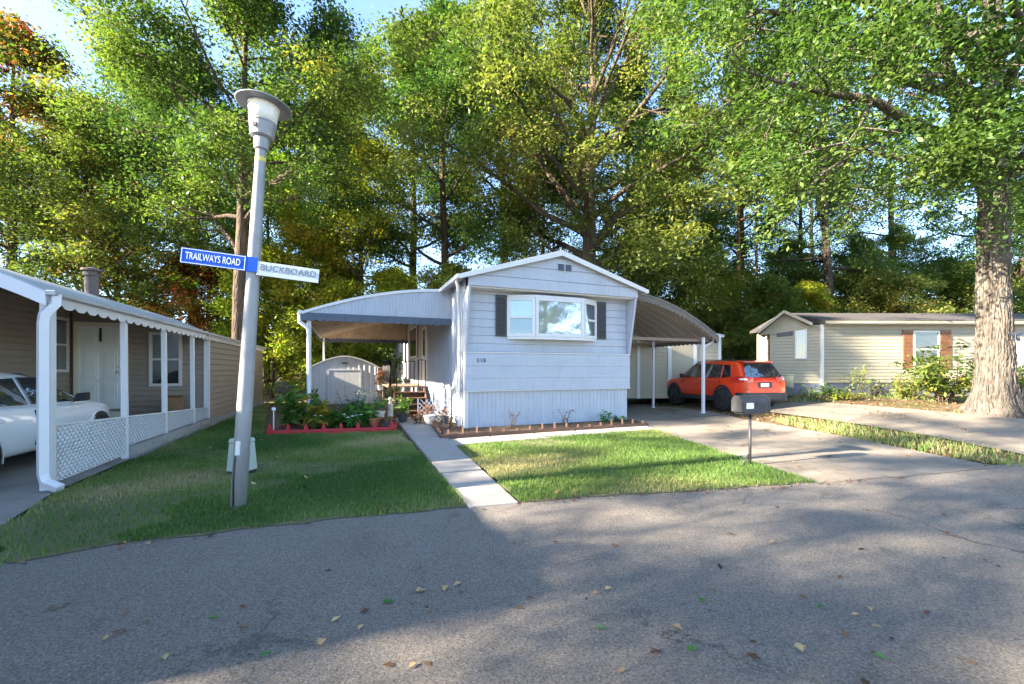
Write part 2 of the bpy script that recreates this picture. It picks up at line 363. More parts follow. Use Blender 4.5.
M['soil'] = ground_mat('soil', [((.07, .05, .035), 0, 0, 0, 0), ((.13, .09, .06), 9, .45, .65, .7)], bump=1.0, bscale=30)
M['door_white'] = mat('door_white', (.74, .75, .74), .45, var=.04, dirt=((.55, .54, .5), 4, .6, .8, .3))
M['door_cream'] = mat('door_cream', (.66, .62, .50), .5, var=.05)
M['glass_dim'] = glass_mat('glass_dim', (.03, .035, .04), .08)
M['glass'] = glass_mat('glass', (.02, .025, .03), .22)
M['glass_sky'] = glass_mat('glass_sky', (.30, .33, .34), .38, .02)
M['glass_teal'] = glass_mat('glass_teal', (.05, .13, .16), .10)
M['glass_blind'] = glass_mat('glass_blind', (.30, .42, .50), .10)
M['glass_car'] = glass_mat('glass_car', (.012, .016, .018), .3, .02)
M['car_red'] = mat('car_red', (.70, .045, .008), .3, var=.03, coat=.8)
M['car_white'] = mat('car_white', (.72, .74, .78), .28, var=.02, coat=.7)
M['plastic_black'] = mat('plastic_black', (.022, .024, .028), .55, var=.2)
M['tyre'] = mat('tyre', (.018, .018, .019), .85, var=.25, scale=20)
M['rim_dark'] = mat('rim_dark', (.06, .065, .07), .35, metal=.6, var=.1)
M['rim_silver'] = mat('rim_silver', (.5, .5, .52), .3, metal=.8, var=.1)
M['tail_red'] = mat('tail_red', (.42, .012, .012), .15, var=.1, coat=1)
M['tail_clear'] = mat('tail_clear', (.75, .68, .68), .15, var=.05, coat=1)
M['plate'] = mat('plate', (.72, .72, .68), .4, var=.1, scale=60)
M['mailbox_grey'] = mat('mailbox_grey', (.035, .036, .04), .5, metal=.1, var=.25, scale=10, dirt=((.08, .075, .07), 8, .58, .75, .4))
M['sticker'] = mat('sticker', (.7, .7, .7), .6, var=.25, scale=40)
M['pedestal'] = mat('pedestal', (.33, .38, .34), .55, var=.06, dirt=((.25, .27, .22), 6, .58, .8, .5))
M['shed_metal'] = mat('shed_metal', (.46, .46, .47), .5, metal=.1, var=.06, scale=4, dirt=((.3, .28, .25), 3, .58, .8, .5))
M['terracotta'] = mat('terracotta', (.42, .15, .07), .8, var=.15, scale=8)
M['pot_pale'] = mat('pot_pale', (.55, .52, .47), .8, var=.15, scale=8)
M['pot_dark'] = mat('pot_dark', (.05, .05, .055), .6, var=.2)
M['iron'] = mat('iron', (.025, .025, .028), .5, metal=.4, var=.2)
M['bin'] = mat('bin', (.05, .065, .06), .5, var=.15)
M['stucco_grey'] = mat('stucco_grey', (.13, .11, .10), .8, metal=.2, var=.2, scale=10)
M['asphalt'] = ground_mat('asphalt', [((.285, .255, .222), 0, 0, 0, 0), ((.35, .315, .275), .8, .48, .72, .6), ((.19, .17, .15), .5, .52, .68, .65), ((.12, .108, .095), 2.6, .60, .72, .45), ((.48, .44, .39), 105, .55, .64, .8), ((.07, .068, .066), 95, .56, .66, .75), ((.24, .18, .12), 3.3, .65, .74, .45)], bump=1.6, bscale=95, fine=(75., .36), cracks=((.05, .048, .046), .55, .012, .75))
M['concrete'] = ground_mat('concrete', [((.255, .222, .185), 0, 0, 0, 0), ((.165, .145, .12), .7, .44, .62, .75), ((.36, .31, .26), 1.9, .55, .75, .6), ((.11, .085, .06), 2.6, .56, .70, .7), ((.09, .075, .06), 9, .62, .74, .55)], bump=.5, bscale=70, fine=(90., .16), cracks=((.06, .05, .04), .33, .008, .9))
M['pad'] = ground_mat('pad', [((.29, .265, .235), 0, 0, 0, 0), ((.11, .105, .1), 1.0, .48, .7, .6), ((.25, .24, .23), 3, .55, .75, .5)], bump=.4, bscale=80, fine=(90., .15))
M['slab'] = ground_mat('slab', [((.34, .315, .285), 0, 0, 0, 0), ((.27, .25, .23), 1.6, .46, .68, .7), ((.15, .12, .09), 4, .60, .72, .6)], bump=.35, bscale=70, fine=(90., .12))
M['lawn'] = ground_mat('lawn', [((.17, .165, .085), 0, 0, 0, 0), ((.12, .14, .06), 2.2, .45, .65, .8), ((.14, .11, .06), 1.1, .60, .74, .75), ((.10, .12, .03), 5, .55, .7, .5)], bump=1.0, bscale=80, fine=(150., .4))
M['ground'] = ground_mat('ground', [((.13, .095, .06), 0, 0, 0, 0), ((.22, .155, .09), 5, .5, .68, .7), ((.06, .085, .02), 1.0, .5, .62, .8), ((.05, .035, .022), 11, .56, .68, .7)], bump=1.0, bscale=40, fine=(70., .35))
M['bark_grey'] = bark_mat('bark_grey', (.045, .034, .025), (.14, .108, .082), 7)
M['bark_light'] = bark_mat('bark_light', (.06, .052, .044), (.155, .138, .12), 8, 1.0)
M['bark_dark'] = bark_mat('bark_dark', (.035, .028, .022), (.12, .095, .075), 8)
M['bark_red'] = bark_mat('bark_red', (.13, .06, .035), (.34, .17, .10), 8)
G0, G1, G2 = (.026, .060, .017), (.068, .118, .030), (.145, .185, .046)
M['leaf_oak'] = leaf_mat('leaf_oak', [(0, (.030, .062, .016)), (.45, (.085, .135, .034)), (.86, (.19, .225, .065)), (1, (.25, .23, .07))])
M['leaf_green'] = leaf_mat('leaf_green', [(0, G0), (.5, G1), (.88, G2), (1, (.2, .17, .03))])
M['leaf_deep'] = leaf_mat('leaf_deep', [(0, (.025, .056, .018)), (.6, (.06, .11, .026)), (1, (.125, .165, .04))])
M['leaf_yellow_backlit'] = leaf_mat('leaf_yellow_backlit', [(0, (.12, .19, .025)), (.5, (.21, .28, .035)), (.88, (.30, .30, .035)), (1, (.38, .27, .04))])  # yellow green leaves, colour raised to stand in for a backlit glow
M['leaf_maple'] = leaf_mat('leaf_maple', [(0, (.03, .06, .015)), (.5, (.075, .115, .025)), (.64, (.20, .14, .03)), (.80, (.26, .085, .03)), (1, (.16, .03, .022))])
M['leaf_pale'] = leaf_mat('leaf_pale', [(0, (.06, .085, .04)), (.6, (.13, .15, .075)), (1, (.22, .22, .12))])
M['plant_green'] = leaf_mat('plant_green', [(0, (.03, .095, .022)), (.6, (.07, .175, .035)), (1, (.15, .23, .05))], trans=.3)
M['plant_yellow'] = leaf_mat('plant_yellow', [(0, (.10, .13, .02)), (.6, (.25, .22, .03)), (1, (.38, .27, .04))], trans=.3)
M['plant_silver'] = leaf_mat('plant_silver', [(0, (.12, .15, .14)), (.6, (.22, .25, .25)), (1, (.32, .33, .35))], trans=.2, tcol=1.0)
M['plant_rust'] = leaf_mat('plant_rust', [(0, (.10, .06, .03)), (.6, (.22, .10, .05)), (1, (.35, .18, .1))], trans=.2)
M['grass_blade'] = leaf_mat('grass_blade', [(0, (.065, .135, .03)), (.42, (.14, .225, .055)), (.64, (.22, .25, .095)), (.83, (.32, .285, .145)), (1, (.39, .33, .21))], trans=.35, tcol=1.3)
M['dry_leaf'] = leaf_mat('dry_leaf', [(0, (.05, .03, .018)), (.4, (.16, .09, .045)), (.75, (.32, .20, .095)), (1, (.44, .32, .17))], trans=.15, objvar=.03)
M['fallen_green'] = leaf_mat('fallen_green', [(0, (.03, .12, .02)), (1, (.06, .2, .03))], trans=0, objvar=.02)
M['fallen_tan'] = leaf_mat('fallen_tan', [(0, (.30, .20, .09)), (1, (.46, .33, .17))], trans=0, objvar=.03)
M['fallen_brown'] = leaf_mat('fallen_brown', [(0, (.09, .045, .025)), (1, (.22, .12, .06))], trans=0, objvar=.04)
M['petal_white'] = mat('petal_white', (.75, .72, .74), .6, var=.05)
M['petal_pink'] = mat('petal_pink', (.6, .25, .22), .6, var=.15)
M['petal_red'] = mat('petal_red', (.5, .03, .03), .6, var=.15)

# ------------------------------------------------------------------ ground, road, drives, lawns
def inside(poly, X, Y):
    P = np.asarray(poly, float); c = np.zeros(X.shape, bool); j = len(P)-1
    for i in range(len(P)):
        xi, yi, xj, yj = P[i, 0], P[i, 1], P[j, 0], P[j, 1]
        if yi != yj:
            c ^= ((yi > Y) != (yj > Y)) & (X < (xj-xi)*(Y-yi)/(yj-yi)+xi)
        j = i
    return c
def densify(poly, step):
    out = []
    for i, a in enumerate(poly):
        b = poly[(i+1) % len(poly)]; n = max(1, int(math.hypot(b[0]-a[0], b[1]-a[1])/step))
        out += [(a[0]+(b[0]-a[0])*k/n, a[1]+(b[1]-a[1])*k/n) for k in range(n)]
    return out
def rough(poly, amp, step, seed):
    """a boundary with small irregular wander, as a broken asphalt or turf edge has"""
    r_ = random.Random(seed); d = densify(poly, step)
    return [(x+r_.uniform(-amp, amp), y+r_.uniform(-amp, amp)) for x, y in d]
def sheet(name, poly, off, m, res=.5, kind='structure', label=None, edge=None):
    b = densify(poly, edge or res); P = np.array(b)
    gx, gy = np.meshgrid(np.arange(P[:, 0].min(), P[:, 0].max(), res), np.arange(P[:, 1].min(), P[:, 1].max(), res))
    gx = gx.ravel()+.013; gy = gy.ravel()+.017
    k = inside(b, gx, gy); gx, gy = gx[k], gy[k]
    d = np.min(np.hypot(gx[:, None]-P[None, :, 0], gy[:, None]-P[None, :, 1]), axis=1) if len(gx) else np.zeros(0)
    k = d > res*.3; pts = [Vector(p) for p in b]+[Vector((x, y)) for x, y in zip(gx[k], gy[k])]
    n = len(b); r_ = delaunay_2d_cdt(pts, [(i, (i+1) % n) for i in range(n)], [], 1, 1e-5)
    V = [(v.x, v.y, ztf(v.x, v.y)+off) for v in r_[0]]
    mb = MB(); mb.add(V, [tuple(f) for f in r_[2]]); o = mb.build(name, m, smooth=True)
    if o.data.polygons and sum(p.normal.z for p in o.data.polygons) < 0: o.data.flip_normals()
    o['kind'] = kind
    return o
def axis(lo, hi, near0, near1, step):
    a = list(np.arange(near0, near1+1e-6, step)); s = step; x = near1
    while x < hi: s *= 1.25; x += s; a.append(min(x, hi))
    s = step; x = near0; pre = []
    while x > lo: s *= 1.25; x -= s; pre.append(max(x, lo))
    return np.array(pre[::-1]+a)
gxs = axis(-420, 420, -40, 50, .8); gys = axis(-150, 600, -6, 84, .8)
GX, GY = np.meshgrid(gxs, gys); nx, ny = len(gxs), len(gys)
Vg = np.stack([GX.ravel(), GY.ravel(), zt(GX, GY).ravel()-.03], 1)
ii = np.arange(nx*ny).reshape(ny, nx)
Fg = np.stack([ii[:-1, :-1].ravel(), ii[:-1, 1:].ravel(), ii[1:, 1:].ravel(), ii[1:, :-1].ravel()], 1)
tag(mesh_obj('ground', np_mesh('ground', Vg, Fg, M['ground'], True)), kind='structure')

road_edge = [at(*p) for p in ((0, 569), (60, 556), (110, 547), (200, 536), (300, 524), (400, 515), (468, 509), (520, 504), (600, 498), (700, 492), (815, 484), (900, 477), (1000, 468), (1024, 466))]
road_poly = [(-70, -7)]+[(60, -7), (60, 21)]+[(14, 8.3)]+[(x+.03, y+.16) for x, y in road_edge[::-1]]+[(-5.4, 2.6), (-8, 2.0), (-70, -2)]
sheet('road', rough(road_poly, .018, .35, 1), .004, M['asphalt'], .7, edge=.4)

def Lp(x, y): p = Vector(at(48, 490)+(0,))+E2*x+D2*y; return (p.x, p.y)      # a point in the left home's own axes
def Hp(x, y): p = Vector((-1.13, 10.33, 0))+E2*x+D2*y; return (p.x, p.y)     # a point in the white home's own axes
pad_poly = [Lp(.12, -.05), Lp(.10, 6.4), Lp(-2.7, 6.4), Lp(-3.2, -4), (-12, 1.1), (-8, 1.92), (-5.4, 2.52), at(0, 560), at(0, 527)]
sheet('carport_pad', pad_poly, .007, M['pad'], .5)
lawn_a = [at(0, 567), at(0, 527), Lp(.22, -.02), Lp(.24, 2.2), Lp(.26, 14.5), at(268, 411), at(262, 436), at(395, 432), at(398, 430), at(468, 507.5)]+[at(*p) for p in ((400, 514), (300, 523), (200, 535), (110, 546), (60, 555))]
lawn_b = [at(521, 503), at(457, 447), at(540, 438), at(655, 430), at(700, 446), at(760, 465), at(813, 483)]+[at(*p) for p in ((700, 491), (600, 496.5))]
sheet('lawn', rough(lawn_a, .045, .2, 2), .012, M['lawn'], .4, edge=.2)
sheet('lawn', rough(lawn_b, .04, .2, 3), .012, M['lawn'], .4, edge=.2)
drive_a = [at(815, 484), at(760, 465.5), at(700, 446.5), at(655, 430), Hp(4.84, -.15), Hp(4.84, 9), Hp(8.6, 9), Hp(8.4, .5), at(740, 419), at(800, 429), at(862, 440), at(930, 454), at(1000, 468), at(900, 477)]
sheet('driveway', rough(drive_a, .02, .3, 4), .010, M['concrete'], .5, edge=.3)
drive_b = [at(735, 409), at(800, 402), at(850, 404.5), at(930, 411), at(1024, 419), at(1200, 432), at(1500, 470), at(1240, 520), at(1100, 480), at(1024, 455), at(940, 438), at(860, 425), at(790, 415)]
sheet('driveway', rough(drive_b, .02, .3, 5), .014, M['concrete'], .5, edge=.3)

# walkway of single slabs, each a block of concrete
rs = random.Random(4)
def slab(poly, h=.045):
    mb = MB(); P = [(x, y, ztf(x, y)-.03) for x, y in poly]; mb.prism(P, (0, 0, h+.03))
    o = mb.build('walkway_slab', M['slab'], bevel=.008); o['kind'] = 'structure'
def lerp2(a, b, t): return (a[0]+(b[0]-a[0])*t, a[1]+(b[1]-a[1])*t)
wl = [at(470, 509.5), at(395, 419)]; wr = [at(519, 505), at(424, 417)]
nS = 11
for i in range(nS):
    t0, t1 = i/nS+.003, (i+1)/nS-.003; j = rs.uniform(-.01, .01)
    slab([lerp2(wl[0], wl[1], t0), lerp2(wr[0], wr[1], t0), lerp2(wr[0], wr[1], t1), lerp2(wl[0], wl[1], t1)], .03+j*.6)
bl = [at(452, 446), at(655, 430.5)]; bu = [at(441, 441), at(645, 426)]
for i in range(5):
    t0, t1 = i/5+.004, (i+1)/5-.004
    slab([lerp2(bl[0], bl[1], t0), lerp2(bl[0], bl[1], t1), lerp2(bu[0], bu[1], t1), lerp2(bu[0], bu[1], t0)], .03+rs.uniform(-.006, .006))

# ------------------------------------------------------------------ leaves and blades (arrays)
def leaves(C, size, rng, up=.6, droop=-.25, wid=.5, outward=None):
    """C: (n,3) centres -> four-cornered folded leaves: V (4n,3), F (n,4)"""
    n = len(C); d = rng.normal(size=(n, 3)); d[:, 2] = d[:, 2]*.5+droop
    if outward is not None: d += outward*.7
    d /= np.linalg.norm(d, axis=1, keepdims=True)+1e-9
    nn = rng.normal(size=(n, 3))*(1-up); nn[:, 2] += up
    s = np.cross(d, nn); s /= np.linalg.norm(s, axis=1, keepdims=True)+1e-9; nn = np.cross(s, d)
    L = size*rng.uniform(.5, 1.4, (n, 1))**1.2; w = L*wid*.5
    b = C-d*L*.5; mid = C+nn*L*.10
    V = np.stack([b, mid+s*w, C+d*L*.5, mid-s*w], 1).reshape(-1, 3)
    return V, np.arange(4*n).reshape(n, 4)
def cloud_tint(C, rng, amount=.22):
    """slowly varying leaf colour: twigs of one spray share an age"""
    k = rng.normal(size=(6, 3))*.55; ph = rng.uniform(0, 6.28, 6)
    return np.mean(np.sin(C@k.T+ph), axis=1)*amount*1.6

class Skel:
    def __init__(s): s.tubes = []; s.tips = []
def curve(rng, p, d, L, n, wander, lift):
    pts = [np.array(p, float)]; d = np.array(d, float); d /= np.linalg.norm(d)
    for i in range(n):
        d = d+rng.normal(size=3)*wander; d[2] += lift; d /= np.linalg.norm(d); pts.append(pts[-1]+d*L/n)
    return pts, d
def perp(rng, d, ang):
    a = rng.normal(size=3); a -= d*np.dot(a, d); a /= np.linalg.norm(a)+1e-9
    return d*math.cos(ang)+a*math.sin(ang)
def grow_limb(S, rng, p, d, L, r, lift=.03, nsec=6, ntert=3, rc=.75, start=.25):
    pts, _ = curve(rng, p, d, L, 7, .13, lift)
    S.tubes.append((pts, [max(.012, r*(1-.88*i/7)) for i in range(8)], 6))
    for j in range(nsec):
        f = start+(1-start)*(j+rng.uniform(.1, .9))/nsec; k = min(int(f*7), 6); q = pts[k]+(pts[k+1]-pts[k])*(f*7-k)
        dd = pts[k+1]-pts[k]; dd /= np.linalg.norm(dd)
        l2 = L*rng.uniform(.3, .5)*(1.15-.6*f); d2 = perp(rng, dd, rng.uniform(.6, 1.2)); d2[2] = d2[2]*.75+.05
        p2, e2 = curve(rng, q, d2, l2, 4, .16, -.01); r2 = max(.010, r*(1-.88*f)*.55)
        S.tubes.append((p2, [max(.007, r2*(1-.85*i/4)) for i in range(5)], 5))
        S.tips.append((p2[-1], rc)); S.tips.append((p2[2], rc*.8))
        for t in range(ntert):
            k3 = rng.integers(1, 4); d3 = perp(rng, e2, rng.uniform(.5, 1.2)); d3[2] *= .6; l3 = l2*rng.uniform(.35, .65)+.2
            p3, _ = curve(rng, p2[k3], d3, l3, 2, .2, -.03); S.tubes.append((p3, [r2*.4+.004, r2*.25+.003, .004], 3)); S.tips.append((p3[-1], rc))
    S.tips.append((pts[-1], rc)); S.tips.append((pts[5], rc*.8))
    return pts
def tubes_mesh(name, tubes, m):
    V = []; F = []; o = 0
    for pts, rad, n in tubes:
        P = np.array(pts); T = np.gradient(P, axis=0); T /= np.linalg.norm(T, axis=1, keepdims=True)+1e-9
        ref = np.array([1., 0, 0]) if abs(T[0, 0]) < .9 else np.array([0, 1., 0]); a = np.arange(n)*2*math.pi/n
        for i in range(len(P)):
            X = ref-T[i]*np.dot(ref, T[i]); X /= np.linalg.norm(X)+1e-9; ref = X; Y = np.cross(T[i], X)
            V.append(P[i]+(np.cos(a)[:, None]*X+np.sin(a)[:, None]*Y)*rad[i])
        k = np.arange(n); k2 = (k+1) % n
        for i in range(len(P)-1): F.append(np.stack([o+i*n+k, o+i*n+k2, o+(i+1)*n+k2, o+(i+1)*n+k], 1))
        o += n*len(P)
    return np_mesh(name, np.concatenate(V), np.concatenate(F), m, True)
def crown_mesh(name, S, rng, m, per, size, tint0=.45, flat=.6, wid=.5, droop=-.25, tvar=.24):
    Cs = []; ts = []; Os = []
    for p, rc in S.tips:
        n = max(3, int(per*rng.uniform(.35, 1.7))); g = rng.normal(size=(n, 3))*.38; g[:, 2] *= flat; g[:, 2] -= .28*(g[:, 0]**2+g[:, 1]**2)
        Cs.append(p+g*rc); Os.append(g); ts.append(np.full(n, rng.normal()*.13))
    C = np.concatenate(Cs); O = np.concatenate(Os)
    V, F = leaves(C, size, rng, up=.68, wid=wid, outward=O, droop=droop)
    t = np.clip(tint0+np.concatenate(ts)+cloud_tint(C, rng, tvar)+rng.normal(size=len(C))*.10, 0, 1)
    return np_mesh(name, V, F, m, False, np.repeat(t, 4))
def profile_tree(seed, H, r0, first, spread, nlimb, shape, per=60, size=.16, rc=.75, nsec=6, ntert=3, wob=.03, e0=20, e1=65, lean=(0, 0), gaps=0.0):
    """trunk with limbs on a golden-angle spiral; shape(t) is limb length over crown height t in 0..1"""
    rng = np.random.default_rng(seed); S = Skel()
    n = 12; pts = [np.array([0, 0, -.3])]; off = np.zeros(2)
    for i in range(1, n+1):
        off = off+rng.normal(size=2)*wob*H/n+np.array(lean)*H/n; pts.append(np.array([off[0], off[1], H*i/n*.96]))
    rad = [r0*(1-.86*(i/n)**1.15)+ (r0*.45 if i == 0 else 0) for i in range(n+1)]
    trunk = [(pts, rad, 10)]
    def tp(z):
        f = min(max(z/(H*.96)*n, 0), n-.001); k = int(f); return pts[k]+(pts[k+1]-pts[k])*(f-k), rad[k]+(rad[k+1]-rad[k])*(f-k)
    for i in range(nlimb):
        t = (i+rng.uniform(0, .8))/nlimb; z = first+(H*.95-first)*t; p, rr = tp(z); a = i*2.39996+rng.uniform(-.5, .5)
        if rng.uniform() < gaps: continue
        el = R(e0+(e1-e0)*t+rng.uniform(-12, 12)); L = spread*shape(t)*rng.uniform(.75, 1.2)
        grow_limb(S, rng, p, (math.cos(a)*math.cos(el), math.sin(a)*math.cos(el), math.sin(el)), L, rr*.5, .02, nsec, ntert, rc)
    S.tips.append((pts[-1], rc)); return rng, trunk, S
def tree_obj(name, label, cat, loc, parts, scale=1.0, rotz=0.0, group=None):
    trunk_me, limb_me, crown_me = parts
    r_ = thing(name, label, cat, loc, rotz, group); r_.scale = (scale,)*3
    k = [mesh_obj('trunk', trunk_me, r_)]
    if limb_me: k.append(mesh_obj('limbs', limb_me, r_))
    k.append(mesh_obj('crown', crown_me, r_)); return r_, k
round_shape = lambda t: (.55+.45*math.sin(math.pi*min(1, t*.95+.12)))*(1-.75*t**3)
cone_shape = lambda t: .25+.75*(1-t)**.8
oval_shape = lambda t: .35+.65*math.sin(math.pi*(t*.9+.08))
def make(seed, m_leaf, m_bark, tint0=.45, per=60, size=.16, **kw):
    rng, trunk, S = profile_tree(seed, per=per, size=size, **kw)
    return (tubes_mesh('trunk', trunk, m_bark), tubes_mesh('limbs', S.tubes, m_bark), crown_mesh('crown', S, rng, m_leaf, per, size, tint0))

# prototypes of the wood
P_tall = make(11, M['leaf_green'], M['bark_dark'], .42, 80, .185, H=26, r0=.33, first=8, spread=6.4, nlimb=26, shape=round_shape, rc=1.05, nsec=6, ntert=3, e0=12, e1=55)
P_mid = make(12, M['leaf_green'], M['bark_grey'], .5, 70, .155, H=15, r0=.2, first=2.6, spread=4.8, nlimb=26, shape=round_shape, rc=.85, nsec=5, ntert=3, e0=15, e1=52)
P_slim = make(13, M['leaf_green'], M['bark_red'], .45, 52, .175, H=25, r0=.19, first=10, spread=3.6, nlimb=20, shape=round_shape, rc=.95, nsec=5, ntert=2)
P_low = make(14, M['leaf_green'], M['bark_dark'], .55, 70, .14, H=6.5, r0=.09, first=.5, spread=2.8, nlimb=22, shape=round_shape, rc=.65, nsec=5, ntert=2, e0=15, e1=60)
P_open = make(15, M['leaf_deep'], M['bark_dark'], .45, 46, .17, H=25, r0=.28, first=6.5, spread=6.0, nlimb=24, shape=round_shape, rc=.95, nsec=5, ntert=3, gaps=.15, e0=10, e1=50)

class Kind:
    def __init__(s, parts): s.parts = parts; s.first = None
    def put(s, name, label, cat, x, y, scale, rot, group, leaf=None, bark=None):
        z = ztf(x, y)-.03
        if s.first is None:
            r_, k = tree_obj(name, label, cat, (x, y, z), s.parts, scale, rot, group); s.first = (r_, k)
        else:
            mats = None; r_, k = copy_tree(s.first[0], s.first[1], (x, y, z), rot, (scale,)*3)
            r_.name = name; tag(r_, label, cat, group)
        for o in k:
            base = o.name.split('.')[0]
            mm = leaf if base == 'crown' else bark
            if mm: o.material_slots[0].link = 'OBJECT'; o.material_slots[0].material = M[mm]
        return r_
K = dict(tall=Kind(P_tall), mid=Kind(P_mid), slim=Kind(P_slim), low=Kind(P_low), open=Kind(P_open))

# ------------------------------------------------------------------ the white mobile home (its own axes: x along the front, y to the rear)
W, HL = 4.78, 15.0
HZ = ztf(*Hp(2, 0))
home = thing('mobile_home', 'white mobile home with bay window, black shutters and house number 210 on its front', 'mobile home', (-1.13, 10.33, 0), ROTZ)
fr = MB(); fr.rib((0, 0, 0), (1, 0, 0), (0, -1, 0), W, -.15, .97, .115, .010)
fr.build('skirting', M['skirt'], home)
sk = MB(); sk.rib((0, HL, 0), (0, -1, 0), (-1, 0, 0), HL, -.15, .97, .115, .010); sk.rib((W, 0, 0), (0, 1, 0), (1, 0, 0), HL, -.15, .97, .115, .010)
sk.box(.0, .05, .0, .05, -.15, .97).build('skirting', M['skirt'], home)
be = MB()                                                               # lower front panel, leaning out over the skirting
zz = .97
while zz < 1.88:
    z2 = min(zz+.305, 1.90); ya, yb = -.075-.01, -.075
    be.add([(-.03, ya, zz), (W+.04, ya, zz), (W+.04, yb, z2-.006), (-.03, yb, z2-.006), (-.03, ya+.016, zz-.004), (W+.04, ya+.016, zz-.004)], [(0, 1, 2, 3), (4, 5, 1, 0)])
    for q in (.10, .20): be.add([(-.03, ya-.004+.01*q/.3, zz+q), (W+.04, ya-.004+.01*q/.3, zz+q), (W+.04, ya+.010*q/.3, zz+q+.02), (-.03, ya+.010*q/.3, zz+q+.02)], [(0, 1, 2, 3)])
    zz = z2
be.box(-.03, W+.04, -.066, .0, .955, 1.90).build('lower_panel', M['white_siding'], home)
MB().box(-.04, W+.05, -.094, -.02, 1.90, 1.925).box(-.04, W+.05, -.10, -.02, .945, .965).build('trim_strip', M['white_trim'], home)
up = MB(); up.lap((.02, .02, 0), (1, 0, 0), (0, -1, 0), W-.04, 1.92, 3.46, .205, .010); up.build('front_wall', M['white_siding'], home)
OV = .40
for x0 in (-.05, W-.01):                                                # slanting wing walls either side of the window wall
    MB().prism([(x0, -.09, 1.93), (x0, -OV, 3.50), (x0, .1, 3.50), (x0, .1, 1.93)], (.06, 0, 0)).build('wing_wall', M['white_siding'], home, bevel=.006)
pk, ez = 4.46, 3.73
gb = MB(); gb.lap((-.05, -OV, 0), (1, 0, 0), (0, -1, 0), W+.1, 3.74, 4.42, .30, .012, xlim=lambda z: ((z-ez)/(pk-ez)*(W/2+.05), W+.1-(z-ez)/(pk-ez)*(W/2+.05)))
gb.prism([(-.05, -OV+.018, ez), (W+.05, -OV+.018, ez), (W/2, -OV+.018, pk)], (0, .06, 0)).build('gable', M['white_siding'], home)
MB().box(-.055, W+.055, -OV-.02, -OV+.05, 3.49, 3.745).build('frieze_board', M['white_siding'], home, bevel=.006)
MB().box(-.05, W+.05, -OV+.05, .05, 3.46, 3.50).build('soffit', M['white_trim'], home)
rf = MB()                                                               # shallow gable roof with white edge boards
xe = .28
def roofz(x): return pk+.06-abs(x-W/2)*(pk-ez)/(W/2)
for sgn in (-1, 1):
    xo = W/2+sgn*(W/2+xe)
    rf.prism([(W/2, -OV-.12, roofz(W/2)), (xo, -OV-.12, roofz(xo)), (xo, -OV-.12, roofz(xo)-.07), (W/2, -OV-.12, roofz(W/2)-.07)], (0, HL+OV+.3, 0))
roof = rf.build('roof', M['roof_metal'], home)
for sgn in (-1, 1):
    xo = W/2+sgn*(W/2+xe)
    MB().prism([(W/2, -OV-.125, roofz(W/2)+.012), (xo, -OV-.125, roofz(xo)+.012), (xo, -OV-.125, roofz(xo)-.10), (W/2, -OV-.125, roofz(W/2)-.13)], (0, -.025, 0)).build('barge_board', M['white_trim'], roof, bevel=.004)
    MB().box(min(xo, xo+sgn*.08), max(xo, xo+sgn*.08), -OV-.12, HL, roofz(xo)-.09, roofz(xo)+.01).build('gutter', M['white_trim'], roof, bevel=.01)
sw = MB(); sw.rib((-.01, HL, 0), (0, -1, 0), (-1, 0, 0), HL, .97, ez-.02, .20, .010); sw.rib((W+.01, 0, 0), (0, 1, 0), (1, 0, 0), HL, .97, ez-.02, .20, .010)
sw.box(.0, W, HL-.02, HL, -.1, ez).box(-.035, W+.035, HL, HL+.02, -.1, ez).box(-.04, -.012, .25, HL, .93, 1.0)
sw.prism([(0, HL, ez), (W, HL, ez), (W/2, HL, pk)], (0, .02, 0)).build('side_wall', M['white_siding'], home)
MB().box(-.05, .05, -.03, .09, -.1, 1.93).build('corner_post', M['white_trim'], home)
dp = MB(); dp.tube([(-.30, -.2, 3.66), (-.24, -.12, 3.5), (-.12, .28, 3.2), (-.09, .30, 2.9), (-.09, .30, .2), (-.12, .2, .06)], .042, 8)
dp.build('downspout', M['white_trim'], home, smooth=True)
vt = MB()
for xa in (2.31, 2.53):
    vt.box(xa, xa+.19, -OV-.025, -OV, 4.02, 4.22)
gv = vt.build('gable_vent', M['white_trim'], home)
lv = MB()
for xa in (2.32, 2.54):
    lv.box(xa, xa+.17, -OV-.030, -OV-.0255, 4.03, 4.21)
    for k in range(5): lv.box(xa, xa+.17, -OV-.045, -OV-.031, 4.045+k*.036, 4.057+k*.036)
lv.build('louvre', M['foundation'], gv)
